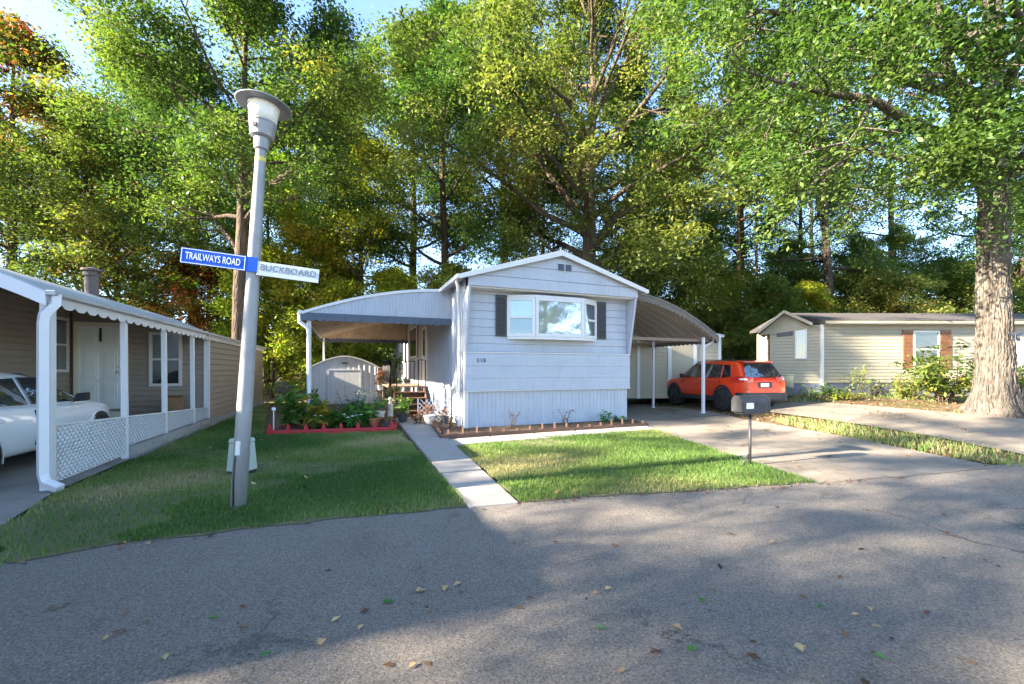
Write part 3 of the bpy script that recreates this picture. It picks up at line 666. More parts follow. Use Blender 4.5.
# bay window: a wide centre light between two angled sash lights
zb, zt_ = 2.36, 3.30
bayp = [(1.08, .0), (1.74, -.30), (3.16, -.30), (3.74, .0)]
bay = MB(); bay.prism([(x, y-.02, zb-.10) for x, y in bayp]+[(3.74, .03, zb-.10), (1.08, .03, zb-.10)], (0, 0, .07)); bay.prism([(x, y-.02, zt_+.03) for x, y in bayp]+[(3.74, .03, zt_+.03), (1.08, .03, zt_+.03)], (0, 0, .06))
bw = bay.build('bay_window', M['white_trim'], home, bevel=.006)
for i in range(3):
    a = Vector((*bayp[i], 0)); b = Vector((*bayp[i+1], 0)); u = (b-a).normalized(); n_ = Vector((u.y, -u.x, 0)); L = (b-a).length
    f = MB()
    def bb(x0, x1, z0, z1, o0, o1):
        P = [a+u*x0+n_*o0, a+u*x1+n_*o0, a+u*x1+n_*o1, a+u*x0+n_*o1]; f.prism([(p.x, p.y, z0) for p in P], (0, 0, z1-z0))
    t = .085
    bb(0, t, zb-.03, zt_+.03, -.03, .03); bb(L-t, L, zb-.03, zt_+.03, -.03, .03); bb(t, L-t, zb-.03, zb+.05, -.03, .03); bb(t, L-t, zt_-.05, zt_+.03, -.03, .03)
    if i != 1: bb(t, L-t, zb+.43, zb+.49, -.02, .035)
    f.build('frame', M['white_trim'], bw, bevel=.004)
    def pane(z0, z1, m):
        A = a+u*t+n_*.004; B = a+u*(L-t)+n_*.004; g = MB(); g.quad((A.x, A.y, z0), (B.x, B.y, z0), (B.x, B.y, z1), (A.x, A.y, z1)); g.build('pane', M[m], bw)
    if i == 1: pane(zb+.05, zt_-.05, 'glass_sky')
    elif i == 0: pane(zb+.05, zb+.43, 'glass_teal'); pane(zb+.49, zt_-.05, 'glass_blind')
    else: pane(zb+.05, zb+.43, 'glass'); pane(zb+.49, zt_-.05, 'glass')
for x0, x1 in ((.77, 1.05), (3.77, 4.05)):
    s_ = MB(); s_.box(x0, x1, -.035, .0, 2.33, 3.38)
    for k in range(22): s_.add([(x0+.03, -.036, 2.38+k*.043), (x1-.03, -.036, 2.38+k*.043), (x1-.03, -.05, 2.40+k*.043), (x0+.03, -.05, 2.40+k*.043)], [(0, 1, 2, 3)])
    s_.build('shutter', M['shutter_black'], home)
nm = mesh_obj('house_number', text_mesh('210', .135, M['black'], .004, 1.25), home); nm.location = (.36, -.098, 1.71); nm.rotation_euler = (R(90), 0, 0)
# side door and side windows below the awning
dr = MB().box(-.05, .0, 5.15, 6.05, .98, 3.06).build('door', M['door_white'], home, bevel=.008)
MB().box(-.06, -.05, 5.4, 5.8, 2.0, 2.95).build('pane', M['glass'], dr)
MB().ball((-.09, 5.25, 1.95), .035).build('handle', M['galv'], dr, smooth=True)
for ya, yb, z0, z1 in ((7.4, 9.0, 2.05, 3.2), (11.2, 12.0, 1.9, 3.2)):
    w_ = MB(); w_.box(-.06, .0, ya-.08, yb+.08, z0-.08, z1+.08); wo = w_.build('window', M['door_white'], home, bevel=.005)
    MB().box(-.068, -.061, ya, (ya+yb)/2-.03, z0, z1).box(-.068, -.061, (ya+yb)/2+.03, yb, z0, z1).build('pane', M['glass'], wo)
    for y0 in (ya-.34, yb+.1): MB().box(-.05, .0, y0, y0+.22, z0-.1, z1+.1).build('shutter', M['beam'], home)

# ------------------------------------------------------------------ arched carport awnings of the white home
def arch_awning(name, label, side, wid, y0, y1, zin, zout, under, val, infill, posts, group=None):
    """side -1: left of the home, +1: right. A shallow barrel sheet from the wall down to the outer gutter"""
    xw = 0 if side < 0 else W
    t = thing(name, label, 'awning', (-1.13, 10.33, 0), ROTZ)
    N = 16
    def X(k): return xw+side*wid*k/N
    def Z(k): return zin-(zin-zout)*(k/N)**1.9
    r1 = MB(); V = []; 
    for k in range(N+1):
        nz = Z(k); V += [(X(k), y0, nz), (X(k), y1, nz), (X(k), y0, nz+.045), (X(k), y1, nz+.045)]
    F = []
    for k in range(N):
        a = 4*k; F += [(a, a+1, a+5, a+4), (a+2, a+6, a+7, a+3), (a, a+4, a+6, a+2), (a+1, a+3, a+7, a+5)]
    F += [(0, 2, 3, 1), (4*N, 4*N+1, 4*N+3, 4*N+2)]
    r1.add(V, F)
    rb = r1                                                                # pan joints seen from below
    for j in range(int((y1-y0)/.42)):
        y = y0+.3+j*.42
        for k in range(N): rb.add([(X(k), y, Z(k)-.022), (X(k+1), y, Z(k+1)-.022), (X(k+1), y+.035, Z(k+1)-.022), (X(k), y+.035, Z(k)-.022), (X(k), y, Z(k)), (X(k+1), y, Z(k+1)), (X(k+1), y+.035, Z(k+1)), (X(k), y+.035, Z(k))], [(0, 1, 2, 3), (0, 4, 5, 1), (3, 2, 6, 7)])
    r1.build('roof_sheet', M[under], t)
    for yb in (np.linspace(y0+.25, y1-.3, 4) if side > 0 else ()):
        MB().box(min(xw, xw+side*(wid-.1)), max(xw, xw+side*(wid-.1)), yb, yb+.08, zout-.12, zout-.03).build('beam', M['beam'], t)
    def scallop(mb, p0, p1, ztop, h, n):
        p0, p1 = Vector(p0), Vector(p1); f = ztop if callable(ztop) else (lambda q: ztop)
        Vt = []; m = n*4
        for i in range(m+1):
            q = i/m; p = p0.lerp(p1, q); d = h*(1-.22*abs(math.cos(math.pi*i/4))**6 if h else 0)
            Vt += [(p.x, p.y, f(q)), (p.x, p.y, f(q)-d)]
        mb.add(Vt, [(2*i, 2*i+1, 2*i+3, 2*i+2) for i in range(m)])
    e = MB()
    for k in range(N): e.prism([(X(k), y0-.015, Z(k)-.01), (X(k+1), y0-.015, Z(k+1)-.01), (X(k+1), y0-.015, Z(k+1)+.06), (X(k), y0-.015, Z(k)+.06)], (0, -.03, 0))
    e.build('edge_trim', M['white_trim' if infill else val], t)
    if infill:
        fi = MB(); fi.rib((xw, y0, 0), (side, 0, 0), (0, -1, 0), wid, zout-.02, lambda q: zin-(zin-zout)*(q/wid)**1.9, .085, .010)
        fi.build('gable_infill', M['white_siding'], t)
        fi = MB(); fi.rib((xw, y1, 0), (side, 0, 0), (0, -1, 0), wid, zout-.02, lambda q: zin-(zin-zout)*(q/wid)**1.9, .17, .010); fi.build('gable_infill', M[under], t)
        v = MB(); scallop(v, (xw, y0-.03, 0), (xw+side*(wid+.03), y0-.03, 0), zout+.02, .19, 22); v.box(min(xw, xw+side*wid), max(xw, xw+side*wid), y0-.028, y0-.014, zout-.10, zout+.03); v.build('valance', M[val], t)
    else:
        v = MB(); scallop(v, (xw, y0-.035, 0), (xw+side*wid, y0-.035, 0), lambda q: zin+.05-(zin-zout)*q**1.9, .24, 24); v.build('valance', M[val], t)
    v = MB(); scallop(v, (xw+side*(wid+.02), y0, 0), (xw+side*(wid+.02), y1, 0), zout+.03, .2, int((y1-y0)*5)); v.build('valance', M[val], t)
    v = MB(); scallop(v, (xw, y1, 0), (xw+side*wid, y1, 0), zout+.02, .2, 22); v.build('valance', M[val], t)
    g = MB(); g.box(min(xw+side*wid, xw+side*(wid+.09)), max(xw+side*wid, xw+side*(wid+.09)), y0-.04, y1, zout-.01, zout+.08); g.build('gutter', M['white_trim'], t, bevel=.012)
    for px_, py_, rr in posts:
        w = Vector((-1.13, 10.33, 0))+E2*px_+D2*py_
        MB().box(px_-rr, px_+rr, py_-rr, py_+rr, ztf(w.x, w.y)-.05, zout+.02).box(px_-rr*1.9, px_+rr*1.9, py_-rr*1.9, py_+rr*1.9, ztf(w.x, w.y)-.05, ztf(w.x, w.y)+.025).build('post', M['porch_white'], t, bevel=.006)
    return t
aw_l = arch_awning('carport_awning', 'arched awning with white ribbed end and dark scalloped edge left of the white home', -1, 3.74, 1.46, 10.2, 3.64, 2.86, 'awning_under', 'dark_valance', True,
            [(-3.6, 1.62, .05), (-3.62, 10.05, .035)])
ds = MB(); ds.tube([(-3.80, 1.5, 2.88), (-3.80, 1.49, 2.66), (-3.62, 1.5, 2.52), (-3.60, 1.52, 2.4), (-3.60, 1.53, .25), (-3.66, 1.4, .12)], .05, 8); ds.build('downspout', M['white_trim'], aw_l, smooth=True)
aw_r = arch_awning('carport_awning', 'arched brown edged carport awning on thin posts right of the white home', 1, 3.62, .1, 8.2, 3.72, 2.50, 'awning_under_light', 'brown_valance', False,
            [(W+3.15, .25, .04), (W+3.15, 2.6, .035), (W+3.15, 5.3, .035)])
ds = MB(); ds.tube([(W+3.66, .3, 2.5), (W+3.6, .3, 2.38), (W+3.2, .28, 2.2), (W+3.19, .28, 1.9)], .03, 8); ds.build('downspout', M['white_trim'], aw_r, smooth=True)

# ------------------------------------------------------------------ entry deck with steps and iron rail, under the left awning
dk = thing('entry_deck', 'weathered wooden entry deck with steps and black iron railing beside the white home', 'steps', (-1.13, 10.33, 0), ROTZ)
p_ = MB()
for k in range(9): p_.box(-1.38, -.06, 4.9+k*.3, 4.9+k*.3+.285, .86, .90)
p_.build('platform', M['wood_old'], dk)
for px_ in (-1.32, -.16):
    for py_ in (4.98, 7.4): MB().box(px_-.05, px_+.05, py_-.05, py_+.05, -.05, .86).build('leg', M['wood_old'], dk)
for k in range(4):
    MB().box(-1.2, -.2, 4.9-.28*(k+1), 4.9-.28*k+.02, .68-.19*k, .72-.19*k).build('tread', M['wood_orange'], dk, bevel=.006)
    MB().box(-1.2, -.2, 4.9-.28*k-.005, 4.9-.28*k+.018, .50-.19*k+(.03 if k == 3 else 0), .68-.19*k).build('riser', M['wood_brown'], dk)
for px_ in (-1.24, -.2): MB().prism([(px_, 4.9, .84), (px_, 3.72, .05), (px_, 3.72, -.05), (px_, 4.1, -.05), (px_, 4.9, .5)], (.04, 0, 0)).build('stringer', M['wood_brown'], dk)
rl = MB()
def rail(a, b, nb):
    a, b = Vector(a), Vector(b)
    for z in (.10, .92): rl.tube([a+Vector((0, 0, z)), b+Vector((0, 0, z))], .016, 6)
    for i in range(nb+1):
        p = a.lerp(b, i/nb); rl.tube([p+Vector((0, 0, 0 if i in (0, nb) else .10)), p+Vector((0, 0, .92))], .020 if i in (0, nb) else .009, 6)
rail((-1.34, 4.95, .90), (-1.34, 7.5, .90), 14); rail((-1.30, 7.5, .90), (-.12, 7.5, .90), 8); rail((-.36, 4.95, .90), (-.12, 4.95, .9), 2); rail((-1.30, 4.95, .90), (-1.1, 4.95, .9), 2)
rl.build('railing', M['iron'], dk, smooth=True)

# ------------------------------------------------------------------ metal garden shed
sh = thing('garden_shed', 'pale grey metal shed with low arched roof and double door behind the plants', 'shed', (*at(345, 404), 0), ROTZ-.10)
SWd, SD, SH = 2.75, 2.2, 1.52
def shz(x): return SH+.50*(1-(abs(x)/(SWd/2))**1.7)
fb = MB(); fb.rib((-SWd/2, -.0, 0), (1, 0, 0), (0, -1, 0), SWd, 0, lambda q: shz(q-SWd/2), .22, .012)
fb.rib((-SWd/2, SD, 0), (0, -1, 0), (-1, 0, 0), SD, 0, SH, .22, .012); fb.rib((SWd/2, 0, 0), (0, 1, 0), (1, 0, 0), SD, 0, SH, .22, .012)
fb.prism([(-SWd/2, SD, 0), (SWd/2, SD, 0)]+[(SWd/2-SWd*k/12, SD, shz(SWd/2-SWd*k/12)) for k in range(13)], (0, .01, 0)); fb.build('wall', M['shed_metal'], sh)
rr_ = MB()
for k in range(14):
    xa, xb = -SWd/2-.07+(SWd+.14)*k/14, -SWd/2-.07+(SWd+.14)*(k+1)/14
    za, zb_ = [SH+.53*(1-min(1, (abs(x)/(SWd/2+.07)))**1.7)-.02 for x in (xa, xb)]
    rr_.prism([(xa, -.07, za), (xb, -.07, zb_), (xb, -.07, zb_+.045), (xa, -.07, za+.045)], (0, SD+.14, 0))
rr_.build('roof', M['shed_metal'], sh)
for xa, xb in ((-.62, .0), (.0, .62)):
    d_ = MB(); d_.box(xa+.008, xb-.008, -.045, -.014, .06, 1.42); d_.box(xa+.008, xb-.008, -.053, -.0451, .68, .74)
    do = d_.build('door', M['shed_metal'], sh, bevel=.006)
    xh = -.06 if xa < 0 else .06
    MB().box(xh-.012, xh+.012, -.085, -.053, .75, .90).build('handle', M['galv'], do)
MB().box(-.66, -.62, -.06, -.014, .02, 1.5).box(.62, .66, -.06, -.014, .02, 1.5).box(-.66, .66, -.06, -.014, 1.44, 1.5).build('door_track', M['galv'], sh)
MB().prism([(-.16, -.035, 1.80), (-.04, -.035, 1.70), (.0, -.035, 1.745), (.04, -.035, 1.70), (.16, -.035, 1.80), (.05, -.035, 1.775), (0, -.035, 1.80), (-.05, -.035, 1.775)], (0, .02, 0)).build('emblem', M['black'], sh)

# ------------------------------------------------------------------ the tan home on the left with its carport
P0 = Vector(at(48, 490)+(0,))
tan = thing('mobile_home', 'tan sided mobile home with white door and chimney pipe at the left', 'mobile home', (P0.x, P0.y, 0), ROTZ)
YA, XC, YE = 6.58, -2.82, 14.6
a_ = MB(); a_.lap((XC, YA, 0), (1, 0, 0), (0, -1, 0), -XC, -.15, 2.95, .135, .022, xlim=lambda z: (0, -XC if z < 2.4 else max(.1, -XC*(2.95-z)/.55)))
a_.build('wall', M['tan_siding'], tan)
s_ = MB(); s_.lap((0, YA, 0), (0, 1, 0), (1, 0, 0), YE-YA, -.15, 2.36, .16, .026); s_.box(-2.8, -.02, YE-.03, YE, -.15, 2.4); s_.build('wall', M['tan_siding'], tan)
s_ = MB(); s_.lap((XC, -4, 0), (0, 1, 0), (1, 0, 0), YA+4, -.15, 3.3, .135, .022); s_.box(XC-4.2, XC-.02, -4, -3.97, -.1, 3.3); s_.build('wall', M['tan_siding'], tan)
MB().box(XC, XC+.045, YA-.05, YA, -.1, 3.0).build('corner_trim', M['wood_brown'], tan)
MB().box(-.09, .03, YA-.05, YA+.05, -.1, 2.36).build('corner_trim', M['porch_white'], tan)
rz = MB(); rz.prism([(.10, YA-.4, 2.36), (.10, YA-.4, 2.43), (XC, YA-.4, 3.22), (XC, YA-.4, 3.12)], (0, YE-YA+.55, 0)); rz.build('roof', M['roof_metal'], tan)
rz = MB(); rz.prism([(XC+.16, -4.3, 3.22), (XC+.16, -4.3, 3.30), (XC-2.1, -4.3, 3.75), (XC-4.4, -4.3, 3.30), (XC-4.4, -4.3, 3.22)], (0, 19.0, 0)); rz.build('roof', M['shingle'], tan)
MB().box(XC-.0, XC-4.1, 0, YE+.1, 2.9, 3.22).build('wall', M['tan_siding'], tan)
dd = MB(); dd.box(-2.64, -1.80, YA-.05, YA-.02, .5, 2.56); dr = dd.build('door', M['door_white'], tan)
pn = MB()
for xa in (-2.55, -2.17):
    for z0, z1 in ((.62, 1.15), (1.25, 1.95), (2.05, 2.42)):
        pn.box(xa, xa+.28, YA-.075, YA-.0502, z0, z1); pn.box(xa+.05, xa+.23, YA-.085, YA-.0755, z0+.05, z1-.05)
pn.build('panel', M['door_white'], dr, bevel=.008)
MB().box(-2.24, -2.20, YA-.075, YA-.061, 2.18, 2.52).build('door_hook', M['iron'], dr)
MB().ball((-1.88, YA-.09, 1.42), .035).build('handle', M['galv'], dr, smooth=True); MB().ball((-1.88, YA-.07, 1.56), .025).build('deadbolt', M['galv'], dr, smooth=True)
MB().box(-2.74, -2.64, YA-.06, YA, .45, 2.66).box(-1.80, -1.70, YA-.06, YA, .45, 2.66).box(-2.64, -1.80, YA-.06, YA, 2.56, 2.66).box(-2.74, -1.70, YA-.30, YA-.06, .30, .44).build('door_frame', M['door_cream'], tan, bevel=.006)
def window(parent, o, u, n_, w, z0, z1, fm='white_trim', split=True, gm='glass', fw=.07):
    o, u, n_ = Vector(o), Vector(u), Vector(n_); f = MB()
    def bx(x0, x1, za, zb_, d0=0.0, d1=.05):
        P = [o+u*x0+n_*d0, o+u*x1+n_*d0, o+u*x1+n_*d1, o+u*x0+n_*d1]; f.prism([(p.x, p.y, za) for p in P], (0, 0, zb_-za))
    bx(0, fw, z0, z1); bx(w-fw, w, z0, z1); bx(fw, w-fw, z0, z0+fw); bx(fw, w-fw, z1-fw, z1)
    if split: bx(fw, w-fw, (z0+z1)/2-.025, (z0+z1)/2+.025, 0, .04)
    wo = f.build('window', M[fm], parent, bevel=.004)
    A, B = o+u*fw+n_*.024, o+u*(w-fw)+n_*.024; g = MB(); g.quad((A.x, A.y, z0+fw), (B.x, B.y, z0+fw), (B.x, B.y, z1-fw), (A.x, A.y, z1-fw)); g.build('pane', M[gm], wo)
    return wo
window(tan, (-1.27, YA, 0), (1, 0, 0), (0, -1, 0), .70, 1.05, 2.45)
window(tan, (XC, 5.42, 0), (0, 1, 0), (1, 0, 0), 1.02, 1.42, 2.72)
cp_ = MB(); cp_.lathe([(.15, 3.2), (.15, 4.05), (.19, 4.06), (.19, 4.12), (.13, 4.13), (.13, 4.18), (.23, 4.2), (.23, 4.25), (.08, 4.30), (0, 4.30)], 16, (XC-.25, 8.1, 0)); cp_.build('chimney_pipe', M['stucco_grey'], tan, smooth=False)

cpt = thing('carport', 'white carport on posts with scalloped edge and gutter pipe beside the tan home', 'carport', (P0.x, P0.y, 0), ROTZ)
N = 12
def cz(t): return 2.40+.74*(1-(1-t/2.8)**2)
V = []; F = []
for k in range(N+1):
    t = 2.8*k/N; V += [(-t+.05, -.12, cz(t)), (-t+.05, YA-.02, cz(t)), (-t+.05, -.12, cz(t)+.05), (-t+.05, YA-.02, cz(t)+.05)]
for k in range(N):
    a = 4*k; F += [(a, a+4, a+5, a+1), (a+2, a+3, a+7, a+6), (a, a+2, a+6, a+4), (a+1, a+5, a+7, a+3)]
F += [(0, 1, 3, 2)]
MB().add(V, F).build('roof_sheet', M['roof_metal'], cpt)
for k in range(N):
    pass
fs = MB()
for k in range(N):
    t0, t1 = 2.8*k/N, 2.8*(k+1)/N
    fs.prism([(-t0+.05, -.125, cz(t0)-.13), (-t1+.05, -.125, cz(t1)-.13), (-t1+.05, -.125, cz(t1)+.035), (-t0+.05, -.125, cz(t0)+.035)], (0, -.03, 0))
fs.build('fascia', M['porch_white'], cpt)
gt = MB(); gt.box(.05, .14, -.15, YE+.1, 2.40, 2.46); gt.build('gutter', M['roof_metal'], cpt, bevel=.01)
sc = MB(); n_s = 52; Vt = []
for i in range(n_s*4+1):
    y = -.12+(YE+.1)*i/(n_s*4); d = .145-.05*(1 if i % 4 == 0 else .15 if i % 4 in (1, 3) else 0); Vt += [(.055, y, 2.41), (.055, y, 2.41-d), (.047, y, 2.41), (.047, y, 2.41-d)]
Fs = []
for i in range(n_s*4): a = 4*i; Fs += [(a, a+1, a+5, a+4), (a+2, a+6, a+7, a+3), (a+1, a+3, a+7, a+5)]
sc.add(Vt, Fs).build('valance', M['porch_white'], cpt)
post_y = [.0, 1.97, 3.65, 5.36]
for i, y in enumerate(post_y):
    r_ = .055 if i == 0 else .04
    MB().prism([(-r_, y-r_, -.05), (r_, y-r_, -.05), (r_, y+r_, -.05), (-r_, y+r_, -.05)], (0 if i == 0 else -.02, 0, 2.42)).build('post', M['porch_white'], cpt, bevel=.006)
ds = MB(); ds.tube([(.10, -.06, 2.42), (.10, -.07, 2.30), (.03, -.13, 2.16), (.02, -.135, 2.05), (.02, -.135, .22), (.05, -.15, .12), (.22, -.22, .05)], [.06, .06, .062, .062, .062, .062, .06], 4); ds.build('downspout', M['porch_white'], cpt)
def lattice(mb, y0, y1, zlo, zhi, x, pitch=.066, w=.026, th=.006):
    """crossing diagonal laths clipped to the bay; zlo(y), zhi(y) are straight lines"""
    import itertools
    L = y1-y0; 
    def line_clip(sgn, c):
        pts = []; n = 60
        ts = np.linspace(0, L, 121); zs = sgn*ts+c; lo = np.array([zlo(y0+t) for t in ts]); hi = np.array([zhi(y0+t) for t in ts]); ok = (zs >= lo) & (zs <= hi)
        if ok.sum() < 2: return None
        i = np.where(ok)[0]; return (ts[i[0]], zs[i[0]], ts[i[-1]], zs[i[-1]])
    for sgn, xo in ((1, 0), (-1, th+.001)):
        c = -L-1.5
        while c < L+2.5:
            r_ = line_clip(sgn, c)
            if r_: mb.bar((x+xo, y0+r_[0], r_[1]), (x+xo, y0+r_[2], r_[3]), th, w, up=(1, 0, 0))
            c += pitch*1.414
blk_y0 = 2.05
top = lambda y: .80-.33*(y/6.5)
for i in range(4):
    y0 = post_y[i]+.05; y1 = (post_y+[YA-.1])[i+1]-.05
    lo = (lambda y: .06) if i == 0 else (lambda y: .20)
    m_ = MB(); lattice(m_, y0, y1, lo, top, .01)
    for a, b in ((y0, y1),): m_.bar((.012, a, top(a)), (.012, b, top(b)), .02, .035, up=(1, 0, 0))
    m_.build('lattice_panel', M['lattice'], cpt)
cb = thing('block_curb', 'row of grey concrete blocks under the white lattice', 'curb', (P0.x, P0.y, 0), ROTZ)
y = blk_y0; k = 0
while y < YE-.3:
    h = .185 if y < 6.6 else .12
    MB().box(-.09+.012*math.sin(k*2.3), .10+.012*math.sin(k*2.3), y, y+.39, -.12, h+.006*math.sin(k*5.1)).build('block', M['block'], cb, bevel=.008); y += .40; k += 1

# ------------------------------------------------------------------ the cream home on the right
bx0, by0 = at(822, 394)
BZ = ztf(bx0, by0)
cr = thing('mobile_home', 'cream sided mobile home with dark shingle roof behind the broad trunk', 'mobile home', (bx0, by0, BZ-.02), R(1.0))
BL, BW, BH = 16.0, 4.3, 2.76
w_ = MB(); w_.lap((0, 0, 0), (1, 0, 0), (0, -1, 0), BL, .45, BH, .13, .018); w_.build('wall', M['cream_siding'], cr)
# the left end steps back at a slant under a small gable of its own
q = Vector((-.8, .6, 0)); nq = Vector((-.6, -.8, 0)); QL = 1.75; g0 = q*QL
w_ = MB(); w_.lap((0, 0, 0), q, nq, QL, .42, BH-.02, .13, .018)
w_.lap(g0, (.5, .866, 0), (-.866, .5, 0), 3.0, .42, BH, .13, .018); w_.build('wall', M['cream_siding'], cr)
w_ = MB(); w_.box(.03, BL, .025, BW, .3, BH-.02); w_.prism([(.0, .04, .3), (g0.x+.05, g0.y+.02, .3), (g0.x+1.5, g0.y+2.55, .3), (.5, BW, .3)], (0, 0, BH-.32)); w_.build('wall', M['cream_siding'], cr)
MB().box(-.01, BL, .01, .05, -.4, .45).prism([(0, .012, -.4), (g0.x+.012, g0.y+.01, -.4), (g0.x+1.5, g0.y+2.6, -.4), (.3, 3, -.4)], (0, 0, .82)).build('foundation', M['foundation'], cr)
MB().box(-.055, .055, -.035, .05, .34, BH+.0).build('corner_trim', M['white_trim'], cr)
rf = MB(); rf.prism([(-.15, -.32, BH+.02), (-.15, -.32, BH+.13), (-.15, BW/2, BH+.72), (-.15, BW+.3, BH+.13), (-.15, BW+.3, BH+.02)], (BL+.4, 0, 0)); ro = rf.build('roof', M['shingle'], cr)
MB().box(-.12, BL+.2, -.36, -.33, BH+.0, BH+.09).build('fascia', M['cream_siding'], ro)
MB().box(0, BL, -.33, .02, BH-.02, BH+.015).build('soffit', M['white_trim'], cr)
# small cross gable over the left end
ga, gbv = q*.30+nq*.34, q*2.15+nq*.34; gd = (gbv-ga).normalized(); gn = Vector((-gd.y, gd.x, 0)); 
if gn.y < 0: gn = -gn
zr = BH+.02; gl = (gbv-ga).length
tri = [ga+Vector((0, 0, zr-.05)), gbv+Vector((0, 0, zr-.28)), ga.lerp(gbv, .5)+Vector((0, 0, zr+.52))]
def off(p, d): return Vector(p)+gn*d
r2 = MB()
for i, j in ((0, 2), (2, 1)):
    A, B = tri[i], tri[j]
    r2.add([off(A, -.12)+Vector((0, 0, .05)), off(B, -.12)+Vector((0, 0, .05)), off(B, 2.6)+Vector((0, 0, .05)), off(A, 2.6)+Vector((0, 0, .05)), off(A, -.12)-Vector((0, 0, .05)), off(B, -.12)-Vector((0, 0, .05)), off(B, 2.6)-Vector((0, 0, .05)), off(A, 2.6)-Vector((0, 0, .05))],
           [(0, 1, 2, 3), (7, 6, 5, 4), (0, 4, 5, 1), (2, 6, 7, 3), (0, 3, 7, 4), (1, 5, 6, 2)])
r2.build('gable_roof', M['shingle'], cr)
e_ = MB()
for i, j in ((0, 2), (2, 1)):
    A, B = off(tri[i], -.13), off(tri[j], -.13); e_.add([A-Vector((0, 0, .07)), B-Vector((0, 0, .07)), B+Vector((0, 0, .06)), A+Vector((0, 0, .06)), A-Vector((0, 0, .07))-gn*.03, B-Vector((0, 0, .07))-gn*.03, B+Vector((0, 0, .06))-gn*.03, A+Vector((0, 0, .06))-gn*.03], [(4, 5, 6, 7), (3, 2, 6, 7), (0, 1, 5, 4), (0, 3, 7, 4), (1, 2, 6, 5)])
e_.build('barge_board', M['cream_siding'], cr)
w_ = MB(); cg = [off(tri[0], .27), off(tri[1], .27), off(tri[2], .27)]; w_.add([cg[0]-Vector((0, 0, .12)), cg[1]-Vector((0, 0, .1)), cg[2]], [(0, 1, 2)]); w_.build('gable', M['cream_siding'], cr)
window(cr, q*.48, q, nq, .40, 1.40, 2.60, gm='glass_dim', fw=.05, split=False)
MB().prism([tuple(q*.95+nq*.02+Vector((0, 0, 2.36))), tuple(q*1.50+nq*.02+Vector((0, 0, 2.32))), tuple(q*1.50+nq*.02+Vector((0, 0, 2.52))), tuple(q*1.22+nq*.02+Vector((0, 0, 2.62))), tuple(q*.95+nq*.02+Vector((0, 0, 2.58)))], nq*.03).build('window', M['shutter_black'], cr)
def local_x(px): return ((px-512)/420*by0*1.0-bx0)
wx0, wx1 = local_x(914), local_x(941)
wo = window(cr, (wx0, 0, 0), (1, 0, 0), (0, -1, 0), wx1-wx0, 1.04, 2.50, gm='glass_dim')
for xa, xb in ((local_x(903.5), wx0-.02), (wx1+.02, local_x(952.5))):
    s_ = MB(); s_.box(xa, xb, -.045, -.016, 1.0, 2.54)
    for k in range(26): s_.add([(xa+.04, -.046, 1.06+k*.054), (xb-.04, -.046, 1.06+k*.054), (xb-.04, -.06, 1.09+k*.054), (xa+.04, -.06, 1.09+k*.054)], [(0, 1, 2, 3)])
    s_.build('shutter', M['shutter_brown'], cr)
MB().box(local_x(1004), local_x(1030), -.03, -.015, .7, 2.2).build('door', M['door_cream'], cr)

# ------------------------------------------------------------------ cream outbuilding behind the right awning
ox, oy = at(720, 397.5)
ob = thing('outbuilding', 'cream sided outbuilding with white trimmed door behind the right awning', 'shed', (ox, oy, ztf(ox, oy)-.02), R(4))
OW = 4.6
w_ = MB(); w_.lap((-OW, 0, 0), (1, 0, 0), (0, -1, 0), OW, 0, 2.45, .15, .018); w_.lap((0, 0, 0), (0, 1, 0), (1, 0, 0), 3.2, 0, 2.45, .15, .018); w_.box(-OW, -.02, .02, 3.2, 0, 2.44); w_.build('wall', M['cream_shed'], ob)
for xc in (-OW+.02, -3.35, -.03): MB().box(xc-.06, xc+.06, -.04, .01, 0, 2.45).build('corner_trim', M['white_trim'], ob)
MB().box(-2.02, -1.12, -.05, -.018, .08, 2.12).build('door', M['cream_shed'], ob)
MB().box(-2.16, -2.02, -.055, -.015, .02, 2.25).box(-1.12, -.98, -.055, -.015, .02, 2.25).box(-2.02, -1.12, -.055, -.015, 2.12, 2.25).build('door_frame', M['white_trim'], ob)
MB().prism([(.10, -.15, 2.42), (.10, -.15, 2.52), (-OW/2, -.15, 2.95), (-OW-.1, -.15, 2.52), (-OW-.1, -.15, 2.42)], (0, 3.9, 0)).build('roof', M['roof_metal'], ob)

